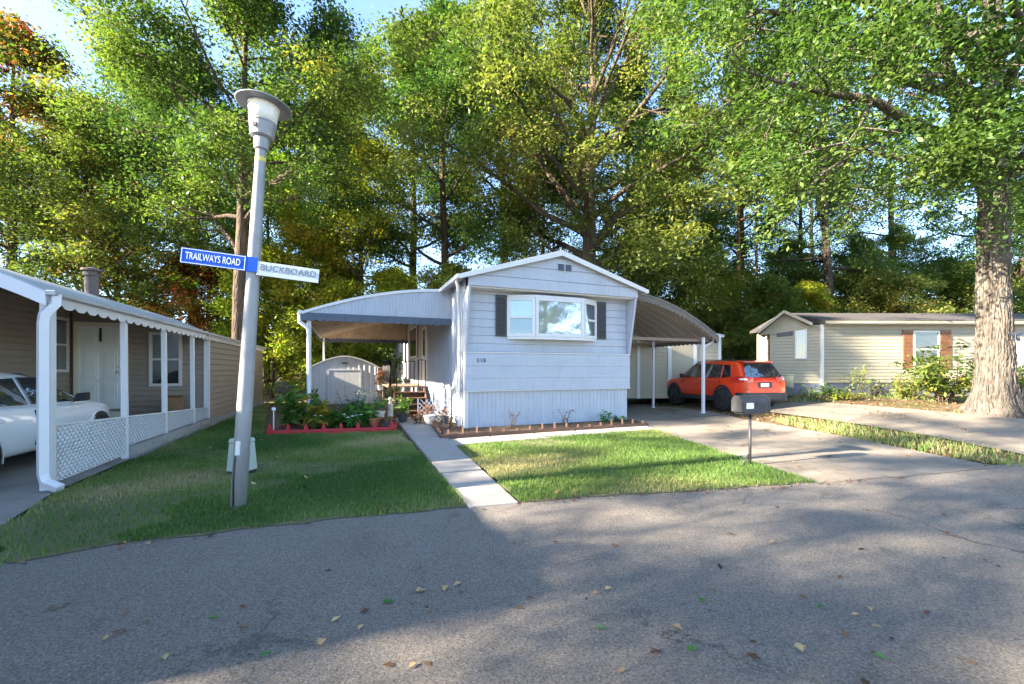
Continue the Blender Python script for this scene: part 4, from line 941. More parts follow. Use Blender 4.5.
# ------------------------------------------------------------------ cars (own axes: y forward, x to the car's right)
def interp(tab, y):
    return float(np.interp(y, [a for a, _ in tab], [b for _, b in tab]))
def build_car(name, label, loc, rotz, P):
    c = thing(name, label, 'car', loc, rotz); L, Wd = P['L'], P['W']
    ys = P['ys']; V = []; F = []; n = 0
    half = lambda y: interp(P['wid'], y); top = lambda y: interp(P['top'], y); bot = lambda y: interp(P['bot'], y)
    for y in ys:
        w, zt1, zb1 = half(y), top(y), bot(y); h = zt1-zb1
        prof = [(0, zb1), (.80*w, zb1), (.95*w, zb1+.07), (.985*w, zb1+.30*h), (1.0*w, zb1+.55*h), (.985*w, zb1+.80*h), (.95*w, zt1-.035), (.88*w, zt1), (.45*w, zt1+.015), (0, zt1+.02)]
        ring = [(x, y, z) for x, z in prof]+[(-x, y, z) for x, z in prof[-2:0:-1]]; n = len(ring); V += ring
    for i in range(len(ys)-1):
        for k in range(n): F.append((i*n+k, i*n+(k+1) % n, (i+1)*n+(k+1) % n, (i+1)*n+k))
    F += [tuple(range(n)), tuple((len(ys)-1)*n+k for k in range(n-1, -1, -1))]
    body = MB().add(V, F).build('body', P['paint'], c, smooth=True, bevel=.0)
    b = body.modifiers.new('sub', 'SUBSURF'); b.levels = b.render_levels = 2
    # greenhouse
    A, B, Cc, Dd = P['cab']                                             # (y, z): rear glass foot, roof rear, roof front, windscreen foot
    wb, wt = P['cabw']
    prof = [A, (A[0]+(B[0]-A[0])*.5, A[1]+(B[1]-A[1])*.55), B]+[(B[0]+(Cc[0]-B[0])*t, B[1]+(Cc[1]-B[1])*t+P['crown']*math.sin(math.pi*t)) for t in (.2, .4, .6, .8)]+[Cc, (Cc[0]+(Dd[0]-Cc[0])*.5, Cc[1]+(Dd[1]-Cc[1])*.52), Dd]
    zb1 = P['belt']-.05; V = []; F = []
    zr_ = max(z for _, z in prof)
    def hw(z): return wb+(wt-wb)*(z-P['belt'])/(zr_-P['belt'])
    for y, z in prof:
        x1 = hw(z); zs = max(z-.05, zb1+.01)
        ring = [(wb, y, zb1), (hw(zs)+.004, y, zs), (x1-.06, y, z), (0, y, z+.012), (-(x1-.06), y, z), (-hw(zs)-.004, y, zs), (-wb, y, zb1)]; V += ring
    n = 7
    for i in range(len(prof)-1):
        for k in range(n-1): F.append((i*n+k, i*n+k+1, (i+1)*n+k+1, (i+1)*n+k))
    MB().add(V, F).build('cabin', P['paint'], c, smooth=True, subsurf=1)
    def side_pt(sx, y, z): return (sx*(hw(z)+.012), y, z)
    for sx in (-1, 1):
        for poly in P['side_glass']:
            g = MB(); pts = [side_pt(sx, y, z) for y, z in poly]
            if sx < 0: pts = pts[::-1]
            g.prism(pts, (-.02*sx, 0, 0)).build('side_window', M['glass_car'], c)
        st = MB(); ybs = P['door_lines']
        for y in ybs: st.box(min(sx*(half(y)-.006), sx*(half(y)-.03)), max(sx*(half(y)-.006), sx*(half(y)-.03)), y-.004, y+.004, bot(y)+.15, P['belt']-.04)
        st.build('door_seam', M['plastic_black'], c)
        for y in P['handles']: MB().box(min(sx*(half(y)-.01), sx*(half(y)+.022)), max(sx*(half(y)-.01), sx*(half(y)+.022)), y-.11, y+.08, P['belt']-.16, P['belt']-.125).build('door_handle', P['handle'], c, bevel=.01)
        my = P['mirror']; MB().prism([(sx*(wb+.0), my, P['belt']), (sx*(wb+.22), my-.04, P['belt']+.03), (sx*(wb+.23), my-.05, P['belt']+.17), (sx*(wb+.06), my-.02, P['belt']+.15)], (0, .10, 0)).build('wing_mirror', P['mirror_m'], c, bevel=.02)
    # glass front and rear
    def slab(p, q, m, name, s0=.06, s1=.94, out=.012, inn=.09):
        (ya, za), (yb, zb_) = p, q; d = Vector((0, yb-ya, zb_-za)); nrm = Vector((0, -d.z, d.y)).normalized()
        if nrm.z < 0: nrm = -nrm
        a_, b_ = Vector((0, ya, za))+d*s0+nrm*out, Vector((0, ya, za))+d*s1+nrm*out; xa, xb = hw(a_.z)-inn, hw(b_.z)-inn-.03
        MB().prism([(-xa, a_.y, a_.z), (xa, a_.y, a_.z), (xb, b_.y, b_.z), (-xb, b_.y, b_.z)], tuple(nrm*-.012)).build(name, m, c)
    slab(A, B, M['glass_car'], 'rear_window', out=.03 if not P['suv'] else .045); slab(Dd, Cc, M['glass_car'], 'windscreen', out=.03)
    # wheels, arches
    r_ = P['r']
    for sx in (-1, 1):
        for y in P['axles']:
            w = half(y); xo = sx*(w-.01)
            ar = MB(); m_ = 18; Rr = r_+.085; V = []
            for k in range(m_+1):
                a = math.pi*k/m_*1.16-.08*math.pi
                for rr, xx in ((Rr, xo+sx*.012), (r_+(.005 if P['suv'] else .06), xo+sx*.016), (Rr, xo-sx*.08)): V.append((xx, y+math.cos(a)*rr, r_+math.sin(a)*rr))
            F = []
            for k in range(m_): a = 3*k; F += [(a, a+3, a+4, a+1), (a, a+2, a+5, a+3)]
            ar.add(V, F).build('wheel_arch', M['plastic_black'] if P['suv'] else P['paint'], c)
            MB().tube([(xo+sx*.004, y, r_), (xo-sx*.25, y, r_)], r_+.062, 22).build('arch_liner', M['black'], c)
            ty = MB(); ty.tube([(xo-sx*.20, y, r_), (xo-sx*.18, y, r_), (xo-sx*.01, y, r_), (xo+sx*.012, y, r_)], [r_*.93, r_, r_, r_*.94], 26)
            wh = ty.build('wheel', M['tyre'], c, smooth=False)
            rm = MB(); rm.tube([(xo+sx*.013, y, r_), (xo+sx*.018, y, r_)], [r_*.69, r_*.67], 24)
            rm.build('rim', M['rim_dark'] if P['suv'] else M['rim_silver'], wh)
            sp = MB()
            for k in range(5):
                a = 2*math.pi*k/5+.3; sp.bar((xo+sx*.024, y, r_), (xo+sx*.022, y+math.cos(a)*r_*.64, r_+math.sin(a)*r_*.64), .03, .06, up=(1, 0, 0))
            sp.tube([(xo+sx*.018, y, r_), (xo+sx*.036, y, r_)], [.06, .05], 12); sp.build('spokes', P['spoke'], wh)
    return c, half, top, bot

# orange-red SUV seen from behind
hx, hy = at(722, 411.5)
heading = math.atan2(-.985, -.17)                                        # direction of travel, used as a rotation about z
H_SUV = R(14)
suvP = dict(L=4.4, W=1.82, suv=True, paint=M['car_red'], belt=.98, crown=.03, r=.355, handle=M['car_red'], mirror_m=M['plastic_black'], spoke=M['rim_dark'],
    ys=[-2.17, -2.12, -2.0, -1.7, -1.3, -.8, -.2, .4, .9, 1.1, 1.4, 1.75, 2.0, 2.12, 2.17],
    wid=[(-2.2, .80), (-2.05, .87), (-1.6, .905), (0, .91), (1.3, .90), (1.9, .85), (2.17, .70)],
    top=[(-2.2, .97), (-2.0, 1.0), (.9, .98), (1.1, .99), (1.6, .95), (2.0, .86), (2.17, .76)],
    bot=[(-2.2, .42), (-1.9, .34), (-1.2, .26), (1.2, .26), (1.9, .30), (2.17, .36)],
    cab=((-2.13, .99), (-1.80, 1.56), (.25, 1.60), (1.12, 1.0)), cabw=(.83, .66),
    side_glass=[[(-1.62, 1.06), (-1.22, 1.03), (-1.22, 1.45), (-1.50, 1.44)], [(-1.14, 1.03), (-.28, 1.02), (-.28, 1.50), (-1.14, 1.46)], [(-.20, 1.02), (.86, 1.03), (.36, 1.45), (.20, 1.50), (-.20, 1.51)]],
    door_lines=[-1.18, -.24, .82], handles=[-.95, .02], mirror=.70, axles=(-1.32, 1.32))
Rw = Vector((.91*math.cos(H_SUV), .91*math.sin(H_SUV), 0)); Fw = Vector((-math.sin(H_SUV), math.cos(H_SUV), 0))
ctr = Vector((hx, hy, 0))+Rw+Fw*1.32
suv, half, top, bot = build_car('suv', 'bright orange red suv with black lower trim parked on the right drive', (ctr.x, ctr.y, ztf(ctr.x, ctr.y)-.0), H_SUV, suvP)
suv.scale = (.96, .96, .98)
cl = MB(); cl.box(-.89, .89, -2.19, -1.9, .30, .56).box(-.60, .60, -2.215, -2.19, .34, .52); cl.build('bumper', M['plastic_black'], suv, bevel=.03)
for sx in (-1, 1):
    MB().box(min(sx*.905, sx*.86), max(sx*.905, sx*.86), -.95, .95, .24, .40).build('sill_trim', M['plastic_black'], suv, bevel=.012)
    tl = MB(); tl.prism([(sx*.46, -2.165, .89), (sx*.80, -2.13, .87), (sx*.89, -1.93, .88), (sx*.90, -1.72, .95), (sx*.885, -1.76, 1.06), (sx*.80, -2.10, 1.08), (sx*.46, -2.16, 1.04)], (0, -.03, 0)); tlo = tl.build('tail_light', M['tail_red'], suv, bevel=.008)
    MB().prism([(sx*.70, -2.195, .965), (sx*.80, -2.165, .96), (sx*.86, -2.03, .97), (sx*.86, -2.03, 1.01), (sx*.80, -2.165, 1.02), (sx*.70, -2.195, 1.01)], (0, -.012, 0)).build('reversing_lens', M['tail_clear'], tlo)
    MB().tube([(sx*.56, -1.55, 1.55), (sx*.565, -1.45, 1.61), (sx*.57, .0, 1.635), (sx*.565, .15, 1.57)], .018, 6).build('roof_rail', M['plastic_black'], suv, smooth=True)
MB().prism([(-.58, -1.93, 1.525), (.58, -1.93, 1.525), (.60, -1.60, 1.56), (-.60, -1.60, 1.56)], (0, 0, .03)).build('spoiler', M['car_red'], suv, bevel=.01)
MB().box(-.26, .26, -2.182, -2.165, .72, .89).build('plate_recess', M['plastic_black'], suv)
MB().box(-.155, .155, -2.195, -2.183, .745, .86).build('number_plate', M['plate'], suv)
MB().box(-.36, .36, -2.19, -2.17, .90, .925).build('handle_strip', M['car_red'], suv, bevel=.005)
MB().bar((-.25, -2.19, 1.06), (.22, -2.14, 1.10), .012, .02).build('rear_wiper', M['plastic_black'], suv)

# white saloon under the left carport
sedP = dict(L=4.8, W=1.82, suv=False, paint=M['car_white'], belt=.93, crown=.035, r=.33, handle=M['car_white'], mirror_m=M['plastic_black'], spoke=M['rim_silver'],
    ys=[-2.4, -2.33, -2.15, -1.8, -1.4, -.8, -.2, .4, .9, 1.1, 1.5, 1.9, 2.15, 2.3, 2.38],
    wid=[(-2.4, .72), (-2.1, .85), (-1.5, .90), (0, .91), (1.4, .90), (2.0, .84), (2.38, .62)],
    top=[(-2.4, .80), (-2.1, 1.00), (-1.5, 1.0), (.9, .93), (1.1, .955), (1.6, .90), (2.1, .80), (2.38, .64)],
    bot=[(-2.4, .36), (-1.9, .24), (1.9, .20), (2.38, .24)],
    cab=((-1.95, .98), (-1.0, 1.40), (.05, 1.43), (1.18, .93)), cabw=(.84, .60),
    side_glass=[[(-1.42, 1.0), (-.36, .97), (-.36, 1.36), (-.92, 1.34)], [(-.28, .97), (.86, .955), (.14, 1.36), (-.28, 1.37)]],
    door_lines=[-1.25, -.32], handles=[-1.05, -.10], mirror=.66, axles=(-1.38, 1.42))
cx, cy = Lp(-.80-.91, 4.1-2.38)
sed, half, top, bot = build_car('sedan', 'white sedan parked under the left carport facing the white door', (cx, cy, ztf(cx, cy)+.008), ROTZ, sedP)
for sx in (-1, 1):
    MB().prism([(sx*.50, 2.34, .60), (sx*.74, 2.16, .62), (sx*.80, 1.98, .70), (sx*.78, 1.98, .78), (sx*.70, 2.14, .75), (sx*.48, 2.30, .68)], (0, .02, 0)).build('headlight', M['tail_clear'], sed, bevel=.01)
    MB().prism([(sx*.55, -2.39, .72), (sx*.82, -2.2, .72), (sx*.84, -2.2, .88), (sx*.55, -2.38, .88)], (0, -.02, 0)).build('tail_light', M['tail_red'], sed, bevel=.01)
MB().box(-.80, .80, -2.43, -2.3, .36, .52).build('bumper', M['car_white'], sed, bevel=.03)

# ------------------------------------------------------------------ leaning lamp post with its two street signs
lx, ly = at(238, 508.5); LB = Vector((lx, ly, 0)); LEAN = math.atan2(.262, 4.05)
lp = thing('lamp_post', 'leaning grey metal lamp post with wide saucer cap on the front lawn', 'lamp post', (lx, ly, ztf(lx, ly)))
lp.rotation_euler = (0, LEAN, 0)
MB().lathe([(.078, -.25), (.075, 1.000), (.060, 3.000), (.050, 3.870), (.050, 3.900)], 20).build('pole', M['lamp_metal'], lp, smooth=True)
hh = MB(); hh.box(-.028, .028, -.082, -.054, .58, .74); pl = hh.build('access_cover', M['galv'], lp, bevel=.02)
MB().tube([(-.015, -.080, .58), (-.02, -.082, .35), (.0, -.084, .05)], .007, 6).build('cable', M['iron'], lp, smooth=True)
MB().lathe([(.060, 3.860), (.070, 3.870), (.074, 3.930), (.076, 3.980), (.074, 3.990)], 20).build('collar', M['lamp_metal'], lp, smooth=False)
MB().lathe([(.088, 3.985), (.112, 4.000), (.122, 4.080), (.128, 4.135), (.133, 4.140), (.133, 4.155), (.128, 4.157)], 28).build('ballast_housing', M['lamp_metal'], lp, smooth=False)
MB().box(-.03, .012, -.133, -.110, 4.055, 4.090).build('photocell', M['black'], lp)
MB().lathe([(.128, 4.155), (.136, 4.230), (.150, 4.320), (.155, 4.340)], 28).build('lens', M['lamp_glass'], lp, smooth=True)
MB().lathe([(.155, 4.330), (.162, 4.338), (.255, 4.330), (.268, 4.335), (.255, 4.350), (.17, 4.375), (.07, 4.398), (0, 4.402)], 36).build('cap', M['lamp_cap'], lp, smooth=True)
MB().lathe([(.052, 3.730), (.0535, 3.730), (.0535, 3.780), (.052, 3.780)], 20).build('sticker_band', mat('sticker_yellow', (.6, .5, .12), .5, var=.3, scale=30), lp)
def street_sign(label, s0, s1, rise, m, txt, tm, tsz, yaw, h, border=None):
    """a flat plate bolted to the pole at height rise, from s0 to s1 along its own axis"""
    base = LB+Vector((math.sin(LEAN)*rise, -.072, math.cos(LEAN)*rise))
    t = thing('street_sign', label, 'street sign', base); t.rotation_euler = (0, LEAN+R(1.4), R(yaw))
    MB().box(s0, s1, -.006, .0, -h/2, h/2).build('plate', M[m], t, bevel=.003)
    if border:
        b = MB(); e = .006
        b.box(s0+e, s1-border, -.0085, -.0065, h/2-2*e, h/2-e).box(s0+e, s1-border, -.0085, -.0065, -h/2+e, -h/2+2*e).box(s0+e, s0+2*e, -.0085, -.0065, -h/2+2*e, h/2-2*e).box(s1-border-e, s1-border, -.0085, -.0065, -h/2+2*e, h/2-2*e)
        b.build('border', M['sign_text'], t)
    tx = mesh_obj('lettering', text_mesh(txt, tsz, tm, .0012), t); tx.rotation_euler = (R(90), 0, 0)
    tx.location = ((s0+s1-(border or 0))/2, -.0085, -.002)
    return t, tx
_, tx = street_sign('blue street name sign reading TRAILWAYS ROAD on the leaning lamp post', -.625, .075, 2.615, 'sign_blue', 'TRAILWAYS ROAD', M['sign_text'], .098, 15, .16, .115)
tx.scale = (.60, 1.05, 1)
_, tx = street_sign('faded white street name sign reading BUCKBOARD on the leaning lamp post', .075, .68, 2.585, 'sign_white', 'BUCKBOARD', M['faded_text'], .092, 16, .15)
tx.location.z = .012

# ------------------------------------------------------------------ utility pedestal, mailbox, bin
ux, uy = at(242, 474.5)
up_ = thing('utility_pedestal', 'pale green plastic utility pedestal on the lawn behind the lamp post', 'utility box', (ux, uy, 0), R(-14))
def frustum(w0, d0, w1, d1, z0, z1): return MB().add([(-w0, -d0, z0), (w0, -d0, z0), (w0, d0, z0), (-w0, d0, z0), (-w1, -d1, z1), (w1, -d1, z1), (w1, d1, z1), (-w1, d1, z1)], [(0, 3, 2, 1), (4, 5, 6, 7), (0, 1, 5, 4), (1, 2, 6, 5), (2, 3, 7, 6), (3, 0, 4, 7)])
frustum(.145, .13, .118, .11, .06, .46).build('housing', M['pedestal'], up_, bevel=.018)
frustum(.126, .118, .112, .105, .461, .52).build('lid', M['pedestal'], up_, bevel=.015)
frustum(.13, .115, .13, .115, -.05, .07).build('base', M['black'], up_)
mx_, my_ = at(750, 466)
mbx = thing('mailbox', 'dark grey rounded mailbox on a thin post beside the driveway', 'mailbox', (mx_, my_, ztf(mx_, my_)), R(14))
MB().tube([(0, 0, -.1), (0, 0, .82)], .021, 10).build('post', M['mailbox_grey'], mbx, smooth=True)
MB().tube([(-.17, -.0, .0), (-.01, 0, .20)], .010, 6).build('brace', M['mailbox_grey'], mbx, smooth=True)
MB().box(-.20, .20, -.10, .10, .815, .845).build('bracket', M['mailbox_grey'], mbx)
def arch_prof(w, h, n=12): return [(-w, 0), (w, 0), (w, h-w)]+[(w*math.cos(a), h-w+w*math.sin(a)) for a in [math.pi*k/n for k in range(1, n)]]+[(-w, h-w)]
pr = arch_prof(.105, .25)
MB().prism([(-.25, y, .846+z) for y, z in pr], (.50, 0, 0)).build('box', M['mailbox_grey'], mbx, smooth=False)
pr2 = arch_prof(.112, .262)
dm = MB().prism([(.25, y, .841+z) for y, z in pr2], (.022, 0, 0)).build('door', M['mailbox_grey'], mbx)
MB().box(.272, .29, -.02, .02, 1.03, 1.06).build('latch', M['galv'], dm)
MB().box(-.16, -.03, -.1085, -.1052, .895, .985).build('sticker', M['sticker'], mbx)
MB().box(.02, .05, -.112, -.106, .93, .96).box(.025, .045, -.118, -.113, .95, 1.02).build('flag', M['mailbox_grey'], mbx)
tx_, ty_ = at(787, 396.5)
tb = thing('wheeled_bin', 'dark green bin standing at the corner of the cream home', 'bin', (tx_, ty_, ztf(tx_, ty_)), R(-20))
tb.scale = (.62, .62, .85)
frustum(.25, .25, .31, .31, .04, .92).build('tub', M['bin'], tb, bevel=.03)
MB().box(-.34, .34, -.34, .34, .92, .98).build('lid', M['bin'], tb, bevel=.02)
for sx in (-1, 1): MB().tube([(sx*.2, .26, .1), (sx*.26, .26, .1)], .1, 14).build('wheel', M['tyre'], tb)

# ------------------------------------------------------------------ red timber flower bed, plants, pots
A_, B_ = Vector(at(267, 435)+(0,)), Vector(at(394, 431)+(0,)); ub = (B_-A_).normalized(); vb = Vector((-ub.y, ub.x, 0)); LBd = (B_-A_).length; DB = 1.05
bedrot = math.atan2(ub.y, ub.x)
bed = thing('raised_bed', 'red painted timber edging around the flower bed near the walkway', 'flower bed', A_, bedrot)
MB().box(0, LBd, -.03, .03, -.05, .10).build('front_board', M['red_paint'], bed, bevel=.006)
MB().box(0, LBd, DB-.03, DB+.03, -.05, .10).build('back_board', M['red_paint'], bed, bevel=.006)
for x in (0, LBd): MB().box(x-.03, x+.03, .031, DB-.031, -.05, .098).build('side_board', M['red_paint'], bed, bevel=.006)
for k in range(8):
    x = .06+k*(LBd-.12)/7; MB().prism([(x-.04, -.04, .101), (x+.04, -.04, .101), (x+.04, -.04, .15), (x, -.04, .25), (x-.04, -.04, .15)], (0, .08, 0)).build('picket', M['red_paint'], bed, bevel=.004)
sb_ = MB().box(.03, LBd-.03, .03, DB-.03, -.03, .075).build('soil_bed', M['soil']); sb_.location = A_; sb_.rotation_euler = (0, 0, bedrot); sb_['kind'] = 'structure'
def bedpt(x, y): p = A_+ub*x+vb*y; return (p.x, p.y, .07)
def stem_plant(name, label, cat, loc, h, spread, nstem, leaf_n, lsize, m, seed, wid=.42, group=None, flower=None, droop=-.3, tint0=.5, stem_m='plant_green', nflow=8, fsize=.035):
    rng = np.random.default_rng(seed); t = thing(name, label, cat, loc, 0, group); tubes = []; C = []; O = []; tips = []
    for i in range(nstem):
        a = rng.uniform(0, 6.28); d = np.array([math.cos(a)*spread/h*.6, math.sin(a)*spread/h*.6, 1.0]); b = rng.normal(size=3)*.04; b[2] = -.02
        pts, e = curve(rng, b, d, h*rng.uniform(.6, 1.08), 5, .12, -.04); tubes.append((pts, [.009, .008, .007, .006, .005, .003], 4)); tips.append(pts[-1])
        for k in range(leaf_n):
            f = rng.uniform(.18, 1.0)*5; j = min(int(f), 4); q = pts[j]+(pts[j+1]-pts[j])*(f-j); o = rng.normal(size=3)*np.array([1, 1, .35]); C.append(q+o*lsize*.42); O.append(o)
    C = np.array(C); O = np.array(O); V, F = leaves(C, lsize, rng, up=.5, droop=droop, wid=wid, outward=O)
    tt = np.clip(tint0+rng.normal(size=len(C))*.2, 0, 1)
    mesh_obj('stems', tubes_mesh('stems', tubes, M[stem_m]), t)
    mesh_obj('foliage', np_mesh('foliage', V, F, M[m], False, np.repeat(tt, 4)), t)
    if flower:
        for p in tips[:nflow]:
            f = MB()
            for k in range(6):
                a = k*1.047; f.add([(p[0], p[1], p[2]+.01), (p[0]+math.cos(a-.4)*fsize, p[1]+math.sin(a-.4)*fsize, p[2]+.02), (p[0]+math.cos(a)*fsize*1.3, p[1]+math.sin(a)*fsize*1.3, p[2]+.012), (p[0]+math.cos(a+.4)*fsize, p[1]+math.sin(a+.4)*fsize, p[2]+.02)], [(0, 1, 2, 3)])
            f.ball((p[0], p[1], p[2]+.018), fsize*.35, 6, 4); f.build('flower', M[flower], t)
    return t
sp_ = [('leafy_plant', 'tall leafy green plant at the left end of the red flower bed', .28, .55, .88, .34, 9, 26, .19, 'plant_green', .45, None),
       ('leafy_plant', 'big bushy green plant third from the left end of the red flower bed', .72, .62, .92, .36, 9, 28, .18, 'plant_green', .55, None),
       ('spiky_plant', 'yellowing long leaved plant near the middle of the red flower bed', 1.12, .42, .66, .26, 10, 14, .30, 'plant_yellow', .5, None),
       ('leafy_plant', 'low dark green plant in front of the awning post in the red flower bed', 1.5, .45, .55, .30, 8, 24, .17, 'plant_green', .3, None),
       ('leafy_plant', 'rounded green plant right of the middle of the red flower bed', 1.82, .55, .62, .32, 9, 26, .17, 'plant_green', .5, None),
       ('flowering_plant', 'green plant with white blossoms at the front of the red flower bed', 1.95, .2, .34, .22, 9, 18, .10, 'plant_green', .5, 'petal_white'),
       ('silver_plant', 'silvery grey feathery plant at the back of the red flower bed', 1.75, .9, .82, .40, 18, 22, .10, 'plant_silver', .5, None),
       ('silver_plant', 'pale grey wispy plant behind the rounded green plants near the shed door', 2.15, .92, .78, .36, 16, 22, .10, 'plant_silver', .65, None),
       ('leafy_plant', 'bright green plant towards the right end of the red flower bed', 2.22, .5, .6, .30, 8, 26, .17, 'plant_green', .6, None),
       ('trailing_plant', 'small dry plant with tan leaves at the right end of the red flower bed', 2.72, .35, .26, .22, 7, 14, .10, 'plant_rust', .4, None),
       ('flowering_plant', 'small plant with one pale flower by the front board of the red flower bed', 1.05, .22, .42, .12, 3, 8, .12, 'plant_green', .5, 'petal_white')]
for i, (nm_, lab, x, y, h, s, ns, ln, ls, m_, t0, fl) in enumerate(sp_):
    stem_plant(nm_, lab, 'plant', bedpt(x*LBd/3.0, y), h*1.15, s*1.12, ns, int(ln*1.15), ls, m_, 100+i, tint0=t0, flower=fl, wid=.26 if nm_ == 'spiky_plant' else .2 if nm_ == 'silver_plant' else .42)
def pot(name, label, loc, r, h, m, plant=None, seed=0):
    t = thing(name, label, 'flower pot', loc)
    MB().lathe([(r*.68, 0), (r*.95, h*.86), (r*1.06, h*.86), (r*1.06, h), (r*.92, h), (r*.88, h*.9), (0, h*.88)], 20).build('pot', M[m], t, smooth=False)
    if plant:
        mm, hh_, n_, ls = plant; rng = np.random.default_rng(seed); C = rng.normal(size=(n_, 3))*np.array([r*.8, r*.8, hh_*.28])+np.array([0, 0, h+hh_*.45])
        V, F = leaves(C, ls, rng, up=.4, droop=-.05, outward=(C-np.array([0, 0, h]))*3); mesh_obj('foliage', np_mesh('foliage', V, F, M[mm], False, np.repeat(np.clip(.5+rng.normal(size=n_)*.2, 0, 1), 4)), t)
    return t
pot('flower_pot', 'wide terracotta bowl at the right end of the red flower bed', bedpt(LBd*.83, .55), .19, .20, 'terracotta')
pot('flower_pot', 'pale pot with a leafy plant behind the terracotta bowl', bedpt(LBd*.84, 1.3), .15, .30, 'pot_pale', ('plant_green', .35, 60, .13), 5)
pot('flower_pot', 'small dark pot beside the terracotta bowl in the red flower bed', bedpt(LBd*.92, .35), .10, .13, 'pot_dark')
gx_, gy_, gz_ = bedpt(.10, .12)
st = thing('garden_stake', 'white ball topped stake at the left corner of the red flower bed', 'garden stake', (gx_, gy_, gz_))
MB().tube([(0, 0, -.1), (0, 0, .46)], .014, 6).build('stake', M['porch_white'], st); MB().ball((0, 0, .50), .05).build('ball', M['porch_white'], st, smooth=True)

# house bed: brown timber edging with picket stubs, mulch, roses, trellis, pots
c0, c1, c2 = Vector(at(427, 419)+(0,)), Vector(at(441, 439.5)+(0,)), Vector(at(648, 427)+(0,))
ed = thing('bed_edging', 'low brown timber edging with picket stubs along the front of the white home', 'garden edging', c1, 0)
for a, b in ((c0, c1), (c1, c2)):
    d = (b-a); MB().bar(a-c1+Vector((0, 0, .05)), b-c1+Vector((0, 0, .05+ztf(b.x, b.y))), .05, .12).build('board', M['wood_brown'], ed, bevel=.006)
    n_ = max(3, int(d.length/.3))
    for k in range(n_):
        p = a.lerp(b, (k+.5)/n_)-c1; z = ztf(p.x+c1.x, p.y+c1.y); MB().box(p.x-.018, p.x+.018, p.y-.018, p.y+.018, z-.05, z+.20+.05*math.sin(k*7.3)).build('picket', M['wood_brown'], ed)
hb = [tuple(c0.xy), tuple(c1.xy), tuple(c2.xy), Hp(W+.2, -.02), Hp(0, .0), Hp(-.02, 3.6)]
sheet('soil_bed', hb, .05, M['soil'], .3)
def rose(label, x, y, h, seed, fl=None):
    p = Hp(x, y); return stem_plant('rose_bush', label, 'plant', (*p, ztf(*p)+.04), h, .25, 4, 6, .07, 'plant_rust', seed, flower=fl, tint0=.25, stem_m='plant_rust', nflow=2)
rose('bare twiggy rose stem before the white skirting, below the left bay sash', 1.10, -.32, .55, 31)
rose('small bare rose stem before the white skirting, below the wide centre pane', 2.55, -.32, .48, 32)
rose('sparse rose with a few red blooms at the left front corner of the white home', -.32, .25, .55, 33, 'petal_red')
for i, (px, y, h, lab) in enumerate(((3.85, -.30, .32, 'low leafy green weed at the right end of the house bed'), (4.35, -.25, .2, 'tiny green weed at the right front corner of the white home'))):
    p = Hp(px, y); stem_plant('weed', lab, 'plant', (*p, ztf(*p)+.04), h, .2, 7, 14, .09, 'plant_green', 40+i, tint0=.4)
tr = thing('trellis', 'small white crossed lattice trellis in the bed left of the white home', 'trellis', (*Hp(-.5, 1.5), .05), ROTZ)
m_ = MB()
for k in range(-6, 8):
    x0 = k*.13
    for sg in (1, -1):
        xa, za, xb, zb_ = x0, .0, x0+sg*.62, .62
        t0 = 0; t1 = 1
        for lo, hi in ((-.42, .42),):
            dx = xb-xa; ta, tb_ = (lo-xa)/dx, (hi-xa)/dx; ta, tb_ = min(ta, tb_), max(ta, tb_); t0, t1 = max(t0, ta), min(t1, tb_)
        if t1-t0 > .05: m_.bar((xa+(xb-xa)*t0, -.006*sg, za+.62*t0), (xa+(xb-xa)*t1, -.006*sg, za+.62*t1), .022, .008, up=(0, 1, 0))
m_.build('lattice', M['lattice'], tr)
m_ = MB()
for x in (-.43, .43): m_.box(x-.015, x+.015, -.012, .012, -.1, .66)
m_.build('post', M['lattice'], tr)
def hp3(x, y, z=.05): p = Hp(x, y); return (p[0], p[1], z)
pot('flower_pot', 'dark pot of green leaves by the left edging board of the house bed', hp3(-1.28, 1.9), .16, .24, 'pot_dark', ('plant_green', .42, 90, .13), 6)
pot('flower_pot', 'pale round pot of rusty foliage in front of the white trellis', hp3(-.70, 1.05), .15, .24, 'pot_pale', ('plant_rust', .34, 70, .10), 7)
pot('flower_pot', 'small black pot beside the corner post of the white home', hp3(-.32, .95), .11, .2, 'pot_dark', ('plant_rust', .25, 40, .09), 8)
stem_plant('flowering_plant', 'rusty pink flowering plant between the pots before the white trellis', 'plant', hp3(-.95, 1.35), .42, .3, 9, 12, .09, 'plant_rust', 55, flower='petal_pink', tint0=.6)
stem_plant('flowering_plant', 'white flecked plant in the bed close to the entry steps', 'plant', hp3(-1.2, 2.45), .5, .25, 8, 14, .1, 'plant_green', 56, flower='petal_white')
# pillar with hanging basket left of the steps
pi_ = thing('plant_stand', 'brown wooden plant post with a small shelf left of the entry steps', 'plant stand', (*Hp(-1.72, 4.15), 0), ROTZ)
MB().box(-.07, .07, -.07, .07, -.05, 1.55).build('post', M['wood_old'], pi_, bevel=.01)
MB().box(-.17, .17, -.2, .06, .78, .82).build('shelf', M['wood_old'], pi_)
pot('flower_pot', 'white pot on the shelf of the brown plant post', (*Hp(-1.72, 4.03), .82), .09, .16, 'pot_pale', ('plant_rust', .35, 50, .10), 9)
stem_plant('hanging_flowers', 'faded pinkish flower bunch on the brown plant post', 'plant', (*Hp(-1.70, 4.03), 1.22), .3, .22, 10, 12, .09, 'plant_rust', 57, flower='petal_pink', tint0=.8)
gn_ = thing('garden_statue', 'small pale garden statue standing at the foot of the steps', 'statue', (*Hp(-1.45, 3.55), .02), ROTZ)
MB().lathe([(.10, 0), (.10, .04), (.075, .05), (.085, .2), (.065, .38), (.05, .44), (.03, .47)], 16).build('body', M['pot_pale'], gn_, smooth=True)
